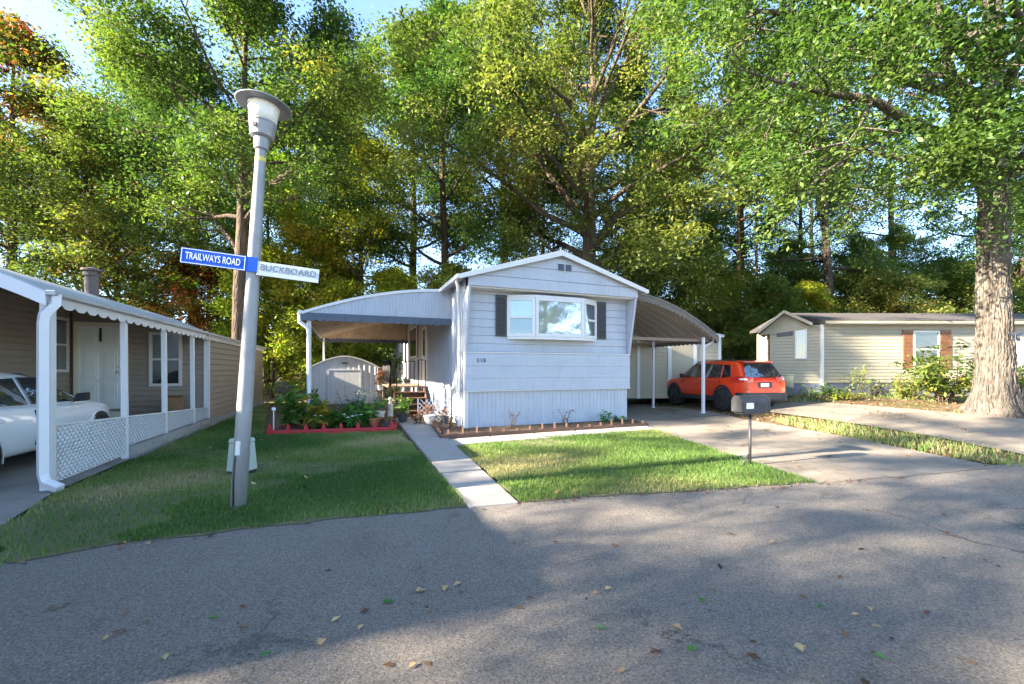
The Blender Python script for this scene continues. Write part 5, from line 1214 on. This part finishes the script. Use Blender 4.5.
MB().ball((0, 0, .54), .065, 12, 8).build('head', M['pot_pale'], gn_, smooth=True)
cb_ = thing('cardboard_box', 'brown box on the porch floor under the tan home window', 'box', (*Lp(-.62, 6.1), .42), ROTZ+.2)
MB().box(-.2, .2, -.16, .16, 0, .36).build('carton', mat('carton', (.24, .14, .07), .8, var=.12), cb_, bevel=.008)
MB().box(-.2, .2, -.17, -.155, .36, .38).prism([(-.2, -.16, .36), (.2, -.16, .36), (.2, -.27, .42), (-.2, -.27, .42)], (0, 0, .006)).build('flap', mat('carton_flap', (.28, .17, .09), .8, var=.12), cb_)
pst = thing('storage_bench', 'low dark bench on the porch under the tan home window', 'bench', (*Lp(-.62, 6.1), .0), ROTZ)
MB().box(-.42, .42, -.22, .22, .36, .42).build('top', M['wood_old'], pst)
for sx in (-1, 1):
    for sy in (-1, 1): MB().box(sx*.37-.03, sx*.37+.03, sy*.17-.03, sy*.17+.03, 0, .36).build('leg', M['wood_old'], pst)

# ------------------------------------------------------------------ the big trees, each grown on its own
def big_tree(seed, name, label, xy, H, r0, first, spread, nlimb, leaf, bark, per, size, tint0, rc, shape=round_shape, extra=(), nsec=6, ntert=3, lean=(0, 0), e0=15, e1=65, flare=False, wob=.02, wid=.5):
    rng, trunk, S = profile_tree(seed, H, r0, first, spread, nlimb, shape, rc=rc, nsec=nsec, ntert=ntert, lean=lean, e0=e0, e1=e1, wob=wob)
    for z, az, el, L, r, lift in extra:
        P = trunk[0][0]; k = min(range(len(P)), key=lambda i: abs(P[i][2]-z)); p = np.array([P[k][0], P[k][1], z]) if k else P[1]
        f = z/(H*.96)*12; k = min(int(f), 11); p = P[k]+(P[k+1]-P[k])*(f-k)
        a, e = R(az), R(el); grow_limb(S, rng, p, (math.cos(a)*math.cos(e), math.sin(a)*math.cos(e), math.sin(e)), L, r, lift, nsec+2, ntert, rc, .35)
    if flare: tm = flare_trunk(seed, trunk[0], M[bark])
    else: tm = tubes_mesh('trunk', trunk, M[bark])
    parts = (tm, tubes_mesh('limbs', S.tubes, M[bark]), crown_mesh('crown', S, rng, M[leaf], per, size, tint0, wid=wid))
    return tree_obj(name, label, 'tree', (xy[0], xy[1], ztf(*xy)), parts)
def grid_noise(rng, na, nz, A, Z):
    """periodic-in-angle value noise sampled on A (0..1) x Z (0..1)"""
    g = rng.uniform(-1, 1, (nz+2, na)); a = A*na; z = Z*nz; i = np.floor(a).astype(int) % na; i2 = (i+1) % na; fa = a-np.floor(a); j = np.clip(np.floor(z).astype(int), 0, nz); fz = z-np.floor(z)
    fa = fa*fa*(3-2*fa); fz = fz*fz*(3-2*fz); return (g[j, i]*(1-fa)+g[j, i2]*fa)*(1-fz)+(g[j+1, i]*(1-fa)+g[j+1, i2]*fa)*fz
def flare_trunk(seed, tr, m):
    """the broad trunk by the drive: buttressed foot, shallow flutes, ridged bark in relief"""
    pts, rad, _ = tr; rng = np.random.default_rng(seed); n, rows = 300, 420; zmax = pts[-1][2]
    zs = np.concatenate([np.linspace(-.25, 7.0, rows-24), np.linspace(7.05, zmax, 24)]); P = np.array(pts); Rr = np.array(rad); Rr[0] = Rr[1]*1.02
    cx_ = np.interp(zs, P[:, 2], P[:, 0])[:, None]; cy_ = np.interp(zs, P[:, 2], P[:, 1])[:, None]; rr = np.interp(zs, P[:, 2], Rr)[:, None]
    a = (np.arange(n)*2*math.pi/n)[None, :]; ph = rng.uniform(0, 6.28, 4); z = zs[:, None]
    fl = np.exp(-np.maximum(z, -.1)/.40); fl2 = np.exp(-np.maximum(z, 0)/1.5)
    lob = 1+fl*(.68+.30*np.sin(5*a+ph[0])+.22*np.sin(8*a+ph[1]+z))+.14*fl2+.03*np.sin(5*a+ph[0]+z*.2)
    U = np.broadcast_to(a/(2*math.pi), (rows, n)); Zn = np.broadcast_to((z+.3)/8.0, (rows, n)).clip(0, .999); Uw = (U+.012*grid_noise(rng, 9, 24, U, Zn)) % 1.0
    ridge = 1-np.abs(grid_noise(rng, 42, 26, Uw, Zn))*1.7; ridge2 = grid_noise(rng, 90, 110, Uw, Zn)
    r_ = rr*lob+(.024*ridge+.010*ridge2)*np.where(z < 7, 1, .3)
    V = np.stack([cx_+r_*np.cos(a), cy_+r_*np.sin(a), np.broadcast_to(z, (rows, n))], 2).reshape(-1, 3)
    k = np.arange(n); k2 = (k+1) % n
    F = np.concatenate([np.stack([i*n+k, i*n+k2, (i+1)*n+k2, (i+1)*n+k], 1) for i in range(rows-1)])
    return np_mesh('trunk', V, F, m, True)
right_xy = (13.75, 11.95)
big_tree(21, 'shade_tree', 'huge broad trunk with flared foot standing beside the right drive', right_xy, 21, .37, 6.6, 8.0, 26, 'leaf_oak', 'bark_light', 122, .13, .48, .95,
         extra=[(6.4, 178, 22, 8.5, .20, .03), (7.4, 205, 18, 8.5, .2, .02), (8.6, 165, 25, 9, .2, .02), (9.5, 190, 20, 9.5, .2, .01), (8.0, 230, 18, 7, .17, .01), (6.6, 250, 12, 4.5, .12, -.03), (6.3, 200, 4, 4.0, .10, -.04), (10.5, 175, 30, 9.5, .18, .0)], flare=True, wob=.008)
big_tree(22, 'oak_tree', 'great yellowish green oak rising behind the white home', (4.7, 25.5), 30, .52, 7.0, 12.0, 36, 'leaf_oak', 'bark_grey', 178, .19, .48, 1.25,
         extra=[(8.5, 20, 35, 7, .2, .05), (9.5, 190, 50, 10, .28, .03), (10, 250, 25, 9, .2, .0), (7.2, 200, 12, 6.5, .14, -.02), (7.5, 300, 12, 6, .14, -.02)], wob=.03)
big_tree(23, 'shade_tree', 'forked grey trunk tree behind the leaning lamp post', (-11.75, 18.0), 19, .30, 7.4, 6.2, 24, 'leaf_green', 'bark_grey', 118, .145, .5, .95,
         extra=[(6.3, 150, 40, 5.5, .13, .03), (8.6, 120, 60, 6.0, .16, .0), (8.8, -20, 25, 7.0, .14, .03)], wob=.012, lean=(.02, 0))

# ------------------------------------------------------------------ the wood behind and beside the homes
GW = 'trees of the surrounding wood'
wood = [
 # kind, x, y, scale, rot, leaf, bark, name, label
 ('mid', -24.5, 20.5, 1.25, .3, 'leaf_maple', None, 'maple_tree', 'maple with reddening top leaves in the upper left corner'),
 ('tall', -21.0, 27.5, .85, 1.0, 'leaf_green', 'bark_dark', 'woodland_tree', 'tall green tree above the roof of the tan home'),
 ('mid', -20.3, 20.2, .95, 2.0, 'leaf_green', 'bark_dark', 'woodland_tree', 'bushy green tree left of the chimney pipe of the tan home'),
 ('mid', -14.6, 25.0, .95, 4.0, 'leaf_yellow_backlit', None, 'woodland_tree', 'glowing yellow green tree seen under the blue street sign'),
 ('mid', -17.5, 27.0, .72, 5.1, 'leaf_pale', None, 'woodland_tree', 'greyish pale green tree behind the chimney pipe'),
 ('low', -17.8, 23.6, 1.25, 1.2, 'leaf_maple', None, 'young_maple', 'small orange tinged maple between the chimney pipe and the blue sign'),
 ('mid', -9.2, 25.5, 1.05, .7, 'leaf_yellow_backlit', None, 'woodland_tree', 'yellow lit tree left of the arched awning'),
 ('tall', -7.0, 30.0, 1.02, 2.4, 'leaf_green', 'bark_dark', 'woodland_tree', 'tall tree rising behind the grey garden shed'),
 ('tall', -4.2, 27.0, .98, 3.3, 'leaf_green', None, 'woodland_tree', 'green tree directly above the left awning'),
 ('open', -.6, 33.0, 1.25, 1.9, 'leaf_deep', None, 'woodland_tree', 'dark open tree behind the left roof edge of the white home'),
 ('tall', -13.5, 32.0, .9, 5.0, 'leaf_green', None, 'woodland_tree', 'tall tree deep in the wood behind the forked trunk tree'),
 ('tall', -27.0, 30.0, .95, .4, 'leaf_green', None, 'woodland_tree', 'tall tree deep in the wood at the far left'),
 ('mid', -30.0, 24.0, 1.1, 2.9, 'leaf_green', None, 'woodland_tree', 'green tree at the left edge of the photo'),
 ('low', -12.6, 22.0, 1.2, 2.0, 'leaf_yellow_backlit', None, 'shrub', 'yellow green shrub at the rear corner of the tan home'),
 ('low', -9.9, 23.5, 1.0, .3, 'leaf_yellow_backlit', None, 'shrub', 'bright yellow shrub left of the grey garden shed'),
 ('low', -11.3, 27.0, 1.3, 4.1, 'leaf_yellow_backlit', None, 'shrub', 'tall yellow shrub behind the bright one left of the shed'),
 ('low', -6.6, 24.2, 1.1, 3.0, 'leaf_yellow_backlit', None, 'shrub', 'yellow green shrub just behind the grey garden shed'),
 ('low', -3.4, 22.8, 1.1, 5.4, 'leaf_green', None, 'shrub', 'green shrub behind the entry deck'),
 ('tall', 9.0, 33.0, .95, 1.3, 'leaf_green', 'bark_dark', 'woodland_tree', 'tall dark tree right of the oak behind the right awning'),
 ('open', 22.6, 30.0, 1.15, .2, 'leaf_green', 'bark_dark', 'woodland_tree', 'thick dark trunk tree rising behind the left end of the cream home'),
 ('slim', 16.8, 31.5, 1.0, 1.0, 'leaf_deep', 'bark_red', 'woodland_tree', 'slender reddish trunk tree behind the orange suv'),
 ('slim', 14.0, 34.0, 1.05, 3.0, 'leaf_deep', None, 'woodland_tree', 'slender trunk tree just left of the reddish one behind the suv'),
 ('open', 19.5, 36.0, 1.0, 3.5, 'leaf_deep', None, 'woodland_tree', 'leaning open tree between the reddish trunk and the thick dark trunk'),
 ('slim', 12.0, 29.5, .8, 5.0, 'leaf_green', 'bark_grey', 'woodland_tree', 'slim grey trunk tree above the tip of the right awning'),
 ('open', 31.0, 34.5, 1.05, 2.2, 'leaf_deep', None, 'woodland_tree', 'dark trunk tree behind the middle of the cream home roof'),
 ('tall', 27.5, 40.0, .85, 4.4, 'leaf_deep', None, 'woodland_tree', 'tall tree deep in the wood right of the thick dark trunk'),
 ('tall', 40.0, 36.0, .9, .9, 'leaf_green', None, 'woodland_tree', 'tall tree behind the broad trunk at the right edge'),
 ('mid', 36.5, 30.0, .95, 2.7, 'leaf_green', None, 'woodland_tree', 'bushy green tree just left of the broad trunk'),
 ('mid', 28.0, 30.5, .72, 1.2, 'leaf_oak', None, 'woodland_tree', 'light olive green tree above the shuttered window of the cream home'),
 ('low', 24.9, 28.0, 1.1, .8, 'leaf_green', None, 'shrub', 'round green bush over the roof right of the thick dark trunk'),
 ('low', 30.8, 28.3, 1.2, 2.6, 'leaf_green', None, 'shrub', 'green bush over the cream home roof left of the broad trunk'),
 ('low', 35.0, 27.0, 1.15, 4.6, 'leaf_green', None, 'shrub', 'green bush over the cream home roof touching the broad trunk'),
 ('low', 20.4, 29.2, 1.0, 3.7, 'leaf_yellow_backlit', None, 'shrub', 'sunlit bush behind the small gable of the cream home'),
 ('low', 17.6, 28.5, 1.05, 5.9, 'leaf_green', None, 'shrub', 'green bush behind the rear of the orange suv'),
 ('low', 14.8, 30.5, 1.15, 1.6, 'leaf_yellow_backlit', None, 'shrub', 'yellowish bush between the outbuilding and the cream home'),
 ('low', 12.2, 28.0, 1.2, 2.2, 'leaf_green', None, 'shrub', 'green bush behind the outbuilding roof'),
 ('mid', 8.2, 29.0, .70, 4.9, 'leaf_green', None, 'woodland_tree', 'small green tree between the white home roof and the right awning'),
 ('low', 41.0, 27.0, 1.2, .2, 'leaf_green', None, 'shrub', 'green bush right of the broad trunk at the photo edge'),
 ('slim', 25.2, 44.0, 1.0, .2, 'leaf_deep', None, 'woodland_tree', 'slim far tree seen right beside the thick dark trunk'),
 ('tall', 15.5, 47.0, .9, 2.8, 'leaf_green', None, 'woodland_tree', 'far tall tree on the slope behind the reddish trunk'),
 ('tall', 3.0, 42.0, .95, 5.5, 'leaf_green', None, 'woodland_tree', 'far tall tree behind the oak'),
 ('tall', -22.0, 41.0, .95, 1.5, 'leaf_green', None, 'woodland_tree', 'far tall tree behind the tan home'),
 ('tall', 36.0, 50.0, .95, 3.1, 'leaf_deep', None, 'woodland_tree', 'far tall tree high on the right slope'),
 ('mid', 21.0, 45.0, .8, 2.2, 'leaf_yellow_backlit', None, 'woodland_tree', 'pale far tree on the slope between the trunks'),
 ('low', 23.0, 33.0, 1.2, 2.1, 'leaf_green', None, 'shrub', 'tall dense thicket right behind the thick dark trunk'),
 ('low', 27.5, 33.5, 1.25, 3.9, 'leaf_oak', None, 'shrub', 'tall olive thicket behind the middle of the cream home roof'),
 ('low', 33.0, 32.5, 1.3, 5.0, 'leaf_green', None, 'shrub', 'tall dark thicket left of the broad trunk behind the bushes'),
 ('low', 18.6, 33.5, 1.2, .9, 'leaf_oak', None, 'shrub', 'tall olive thicket behind the gable of the cream home'),
 ('low', 39.0, 31.5, 1.3, 1.1, 'leaf_green', None, 'shrub', 'tall thicket behind the broad trunk'),
 ('low', 10.4, 33.0, 1.3, 3.2, 'leaf_green', None, 'shrub', 'tall dark thicket behind the right awning arch'),
 ('mid', 25.5, 38.5, .75, 5.2, 'leaf_oak', None, 'woodland_tree', 'olive green tree right of the thick dark trunk'),
 ('mid', 33.5, 40.5, .8, .6, 'leaf_green', None, 'woodland_tree', 'mid height green tree deep behind the cream home'),
 ('mid', 17.0, 37.0, .85, 3.6, 'leaf_green', None, 'woodland_tree', 'mid height green tree behind the slender reddish trunk'),
 ('mid', -24.5, 26.0, 1.15, 1.9, 'leaf_green', None, 'woodland_tree', 'dense green tree behind the maple at the left'),
]
for kd, x, y, s_, rot, lf, bk, nm_, lab in wood:
    K[kd].put(nm_, lab, 'shrub' if nm_ == 'shrub' else 'tree', x, y, s_, rot, GW, lf, bk)
# a mass of undergrowth and far wood that reads as one green slope
rng = np.random.default_rng(77); Cs = []
for k in range(420):
    x = rng.uniform(-75, 85); y = rng.uniform(33, 60); h = rng.uniform(1.0, 3.2) if rng.uniform() < .7 else rng.uniform(3.5, 6); n_ = int(150+h*30); g = rng.normal(size=(n_, 3))*np.array([1.3, 1.1, h*.33]); c_ = g+np.array([x, y, 0]); c_[:, 2] = zt(c_[:, 0], c_[:, 1])+np.abs(g[:, 2]+h*.45); Cs.append(c_)
C = np.concatenate(Cs); V, F = leaves(C, .42, rng, up=.45)
t_ = np.clip(.45+cloud_tint(C*.5, rng, .35)+rng.normal(size=len(C))*.12, 0, 1)
tag(mesh_obj('undergrowth', np_mesh('undergrowth', V, F, M['leaf_green'], False, np.repeat(t_, 4))), kind='stuff')
# trees outside the frame on the sunny side, whose shade falls over lawn and road
shade = [('tall', -23.0, 4.5, .80, 1.2), ('tall', -27.5, -11.0, .85, 2.2), ('slim', -15.5, -3.0, .52, .3), ('slim', -21.0, -2.0, .78, 4.3), ('open', -13.0, -7.9, .68, 2.3)]
labs = ['tall tree left of the photo behind the tan home', 'taller tree beyond the left edge across the lane', 'short slender tree by the lane left of the camera', 'slender tree beyond the lane left of the camera', 'open tree by the lane behind the camera']
for (kd, x, y, s_, rot), lab in zip(shade, labs): K[kd].put('woodland_tree', lab, 'tree', x, y, s_, rot, GW, 'leaf_green', None)

K['mid'].put('woodland_tree', 'bushy tree across the road mirrored in the bay window', 'tree', 19.2, -6.6, .82, 1.0, GW, 'leaf_green', None)
K['tall'].put('woodland_tree', 'tall tree further along the road mirrored in the bay window', 'tree', 27.0, -13.0, .7, 2.0, GW, 'leaf_green', None)

# ------------------------------------------------------------------ planting by the cream home
def bush(name, label, loc, rx, ry, h, n, size, leaf, seed, tint0=.5, ns=14):
    rng = np.random.default_rng(seed); t = thing(name, label, 'bush', loc); tubes = []; S = Skel()
    for i in range(ns):
        a = rng.uniform(0, 6.28); q = rng.uniform(.15, 1); d = np.array([math.cos(a)*rx*q, math.sin(a)*ry*q, h*rng.uniform(.75, 1.1)*(1.15-.45*q)]); pts, _ = curve(rng, rng.normal(size=3)*np.array([.12, .12, 0]), d, np.linalg.norm(d), 5, .12, -.03)
        tubes.append((pts, [.018, .016, .013, .010, .008, .004], 5))
        for j in (2, 3, 4, 5): S.tips.append((pts[j], .34))
    mesh_obj('stems', tubes_mesh('stems', tubes, M['bark_grey']), t); mesh_obj('foliage', crown_mesh('foliage', S, rng, M[leaf], n//len(S.tips), size, tint0), t); return t
def zp(x, y, dz=0): return (x, y, ztf(x, y)+dz)
b1 = at(944, 402); bush('bush', 'large arching green bush below the brown shuttered window', zp(*b1), 1.5, .8, 1.75, 2600, .15, 'leaf_green', 61, .50, 26)
b2 = at(905, 398); bush('bush', 'smaller loose bush left of the brown shuttered window', zp(*b2), .6, .5, .85, 700, .13, 'leaf_green', 62, .7, 12)
b3 = at(862, 396); bush('bush', 'thin sprouting shrub by the dark foundation of the cream home', zp(*b3), .4, .3, 1.3, 200, .11, 'leaf_yellow_backlit', 63, .3, 6)
b4 = at(878, 396); bush('bush', 'low pale weed clump at the dark foundation of the cream home', zp(*b4), .5, .3, .6, 260, .11, 'leaf_pale', 64, .6, 8)
b5 = at(1020, 398); bush('bush', 'yellowish bush right of the broad trunk', zp(*b5), .6, .5, 1.2, 700, .12, 'leaf_yellow_backlit', 65, .3, 12)
b6 = at(822, 398); bush('bush', 'low green plants along the left end of the cream home', zp(*b6), .9, .25, .42, 500, .11, 'leaf_green', 66, .75, 14)
b7 = at(842, 399); bush('bush', 'low grassy clump midway along the dark foundation', zp(*b7), .7, .2, .3, 320, .10, 'leaf_yellow_backlit', 67, .35, 10)
# butterfly ornament on the broad trunk
def trunk_pt(z): return (right_xy[0]-.05, right_xy[1]-.56, ztf(*right_xy)+z)
bt = thing('butterfly_ornament', 'dark blue metal butterfly ornament fixed on the broad trunk', 'ornament', (right_xy[0]+.03, right_xy[1]-.43, ztf(*right_xy)+2.15), R(5))
for sx in (-1, 1):
    MB().prism([(sx*.01, 0, .0), (sx*.10, -.03, .12), (sx*.17, -.05, .13), (sx*.16, -.04, .03), (sx*.05, -.01, -.01)], (0, -.012, 0)).build('upper_wing', mat('wing_blue', (.03, .05, .09), .4, metal=.4, var=.3, scale=30), bt)
    MB().prism([(sx*.01, 0, -.01), (sx*.12, -.03, -.02), (sx*.13, -.04, -.11), (sx*.06, -.02, -.13)], (0, -.012, 0)).build('lower_wing', mat('wing_dark', (.02, .03, .05), .4, metal=.4, var=.3, scale=30), bt)
MB().tube([(0, -.02, -.09), (0, -.025, .08)], .014, 6).tube([(0, -.02, .08), (.05, -.03, .16)], .004, 4).tube([(0, -.02, .08), (-.05, -.03, .16)], .004, 4).build('body', M['iron'], bt)

# ------------------------------------------------------------------ grass blades, verge weeds, leaf litter
def scatter(poly, dens, rng):
    P = np.array(poly); x0, y0 = P.min(0); x1, y1 = P.max(0); n = int((x1-x0)*(y1-y0)*dens); X = rng.uniform(x0, x1, n); Y = rng.uniform(y0, y1, n); k = inside(poly, X, Y); return X[k], Y[k]
def blades(name, X, Y, hmin, hmax, w, rng, tint, off=.01):
    n = len(X); Z = zt(X, Y)+off; h = rng.uniform(hmin, hmax, n); a = rng.uniform(0, 6.28, n); ln = rng.uniform(.1, .75, n)*h; b = rng.uniform(0, 6.28, n)
    B = np.stack([X, Y, Z], 1); s = np.stack([np.cos(a), np.sin(a), np.zeros(n)], 1)*(w*rng.uniform(.6, 1.3, n))[:, None]*.5; l_ = np.stack([np.cos(b), np.sin(b), np.zeros(n)], 1)*ln[:, None]; up_ = np.stack([np.zeros(n), np.zeros(n), h], 1)
    m1 = B+l_*.35+up_*.6; V = np.stack([B-s, B+s, m1+s*.8, B+l_+up_, m1-s*.8], 1).reshape(-1, 3); o = np.arange(n)*5
    F = np.concatenate([np.stack([o, o+1, o+2, o+4], 1), np.stack([o+4, o+2, o+3, o+3], 1)])
    me = bpy.data.meshes.new(name); F4 = F[:n]; F3 = F[n:, :3]
    me.vertices.add(5*n); me.vertices.foreach_set('co', V.astype(np.float32).ravel()); me.loops.add(7*n); me.loops.foreach_set('vertex_index', np.concatenate([F4.ravel(), F3.ravel()]).astype(np.int32))
    me.polygons.add(2*n); me.polygons.foreach_set('loop_start', np.concatenate([np.arange(n)*4, 4*n+np.arange(n)*3]).astype(np.int32))
    at_ = me.attributes.new('tint', 'FLOAT', 'POINT'); at_.data.foreach_set('value', np.repeat(tint, 5).astype(np.float32)); me.materials.append(M['grass_blade']); me.update(); me.validate()
    o_ = mesh_obj(name, me); o_['kind'] = 'stuff'; return o_
rng = np.random.default_rng(5)
for poly in (lawn_a, lawn_b):
    X, Y = scatter(rough(poly, .05, .15, 9), 3600, rng); far = rng.uniform(size=len(X)) < np.clip(1.35-Y/14, .35, 1); X, Y = X[far], Y[far]
    C = np.stack([X, Y, np.zeros(len(X))], 1); pat = cloud_tint(C*1.5, rng, .42)+cloud_tint(C*5, rng, .26)
    bare = (cloud_tint(C*2.4+3, rng, .5)+cloud_tint(C*9, rng, .25) > .36) & (rng.uniform(size=len(X)) < .72); X, Y, pat = X[~bare], Y[~bare], pat[~bare]
    blades('grass', X, Y, .025, .065, .0075, rng, np.clip(.42+pat+rng.normal(size=len(X))*.16, 0, 1))
verge = [at(862, 441), at(930, 453), at(1024, 470), at(1024, 456), at(940, 439), at(860, 426), at(790, 416), at(770, 420), at(800, 428)]
strip = [at(790, 402), at(850, 404), at(930, 410.5), at(1024, 418), at(1024, 400), at(900, 394), at(800, 394.5)]
for poly, d, tt in ((verge, 380, .62), (strip, 170, .6)):
    X, Y = scatter(poly, d, rng); C = np.stack([X, Y, np.zeros(len(X))], 1); k = cloud_tint(C*1.6, rng, .6)+rng.normal(size=len(X))*.15 > -.12; X, Y = X[k], Y[k]
    blades('verge_grass', X, Y, .05, .15, .014, rng, np.clip(tt+rng.normal(size=len(X))*.2, 0, 1), -.02)
def litter(name, poly, dens, size, rng, lo=0, t0=.5, off=.012, clump=1.0):
    X, Y = scatter(poly, dens, rng); C = np.stack([X, Y, np.zeros(len(X))], 1); k = cloud_tint(C*1.2, rng, .6)*clump+rng.normal(size=len(X))*.25 > lo; C = C[k]; C[:, 2] = zt(C[:, 0], C[:, 1])+off
    V, F = leaves(C, size, rng, up=.93, droop=0, wid=.55); V[:, 2] = np.maximum(V[:, 2], np.repeat(C[:, 2], 4)-.006)
    o_ = mesh_obj(name, np_mesh(name, V, F, M['dry_leaf'], False, np.repeat(np.clip(t0+rng.normal(size=len(C))*.25, 0, 1), 4))); o_['kind'] = 'stuff'
bank = [Hp(8.45, .3), at(740, 419.5), at(800, 429), at(862, 440), at(930, 454), at(1000, 467), at(1024, 470), at(1024, 456), at(940, 438), at(860, 425), at(790, 415), at(735, 410), at(640, 403), at(620, 400), Hp(8.7, 9)]
litter('leaf_litter', bank, 330, .085, rng, -.3, .5, -.012)
litter('leaf_litter', strip+[at(1024, 440)], 60, .10, rng, -.05, .55, .0)
litter('leaf_litter', lawn_a, 11, .075, rng, .0, .55, .035)
litter('leaf_litter', lawn_b, 9, .075, rng, .0, .6, .035)
edge_band = [(x+.02, y+.07) for x, y in road_edge[:12]]+[(x-.03, y-.12) for x, y in road_edge[:12]][::-1]
litter('leaf_litter', edge_band, 150, .05, rng, -.05, .45, .012)
drive_low = [at(700, 446), at(655, 431), at(700, 414), at(862, 440), at(1000, 467), at(815, 484)]
litter('leaf_litter', drive_low, 9, .06, rng, .0, .5, .02)

# fallen oak leaves on the road, each one by itself
def oak_leaf(seed, L):
    r_ = random.Random(seed); pts = []; n = 5
    side = []
    for k in range(n):
        t = .12+.78*k/(n-1); w = L*.44*(math.sin(math.pi*(t*.8+.15))+.1)*r_.uniform(.75, 1.2); side.append((t, w, .30*w))
    up = []
    for t, w, v in side: up += [(t-.055, v), (t, w), (t+.035, w*.92)]
    outl = [(0, .006)]+up+[(1.0, 0)]; bot = [(t, -w*r_.uniform(.85, 1.1)) for t, w in up][::-1]
    P = [(t*L-L/2, w) for t, w in outl]+[(t*L-L/2, w) for t, w in bot]+[(-L/2, -.006), (-L/2-.25*L, -.004), (-L/2-.25*L, .002)]
    z = lambda x, y: .012+.05*L*math.sin(x/L*3+seed)+.9*y*y/L*r_.uniform(.5, 1.2)
    return [(x, y, max(.004, z(x, y))) for x, y in P]
spots = [(67, 607, 'b'), (52, 611, 'b'), (120, 634, 'b'), (243, 630, 'b'), (105, 641, 't'), (214, 620, 'g'), (243, 609, 'b'), (127, 613, 'b'), (265, 658, 'g'), (166, 659, 't'), (335, 622, 't'), (365, 613, 'b'), (387, 604, 'g'), (420, 593, 't'), (444, 590, 't'), (458, 586, 't'), (360, 630, 't'), (320, 645, 't'), (412, 668, 't'), (418, 593, 'b'),
         (702, 603, 'g'), (822, 609, 'g'), (600, 631, 'g'), (678, 630, 't'), (692, 651, 'g'), (800, 650, 't'), (856, 617, 't'), (870, 611, 't'), (876, 629, 't'), (926, 615, 'b'), (622, 673, 't'), (880, 659, 'g'), (970, 665, 'b'), (596, 595, 't'), (608, 591, 't'), (556, 544, 'b'), (614, 547, 'b'), (713, 592, 'b'), (655, 655, 'b'), (730, 536, 'b'), (772, 544, 't'), (880, 550, 'b'), (985, 562, 'b'), (900, 500, 't'), (944, 517, 'b'), (530, 600, 'b')]
names = {'b': ('dark brown fallen oak leaf lying on the asphalt road', 'fallen_brown'), 't': ('tan fallen oak leaf lying on the asphalt road', 'fallen_tan'), 'g': ('fresh green fallen oak leaf lying on the asphalt road', 'fallen_green')}
rl_ = random.Random(8)
for i, (px, py, kd) in enumerate(spots):
    x, y = at(px, py); L = rl_.uniform(.035, .058)*(1.15 if kd == 'g' else 1); P = oak_leaf(i, L)
    mb = MB(); mb.add(P, [tuple(range(len(P)))]); lab, mm = names[kd]
    o_ = mb.build('fallen_leaf', M[mm], loc=(x, y, ztf(x, y)+.006), rotz=rl_.uniform(0, 6.28)); a_ = o_.data.attributes.new('tint', 'FLOAT', 'POINT'); a_.data.foreach_set('value', [rl_.uniform(0, 1)]*len(P))
    tag(o_, lab, 'fallen leaf', 'fallen leaves on the road')
mb_poly = [at(*p) for p in ((300, 625), (330, 600), (380, 585), (470, 580), (470, 610), (400, 640), (330, 650))]
litter('leaf_litter', mb_poly, 130, .035, rng, .1, .3, .009)
litter('leaf_litter', [at(520, 684), at(1020, 684), at(1020, 500), at(700, 510), at(480, 530), at(100, 600), at(60, 684)], 3.5, .05, rng, -.2, .45, .009)
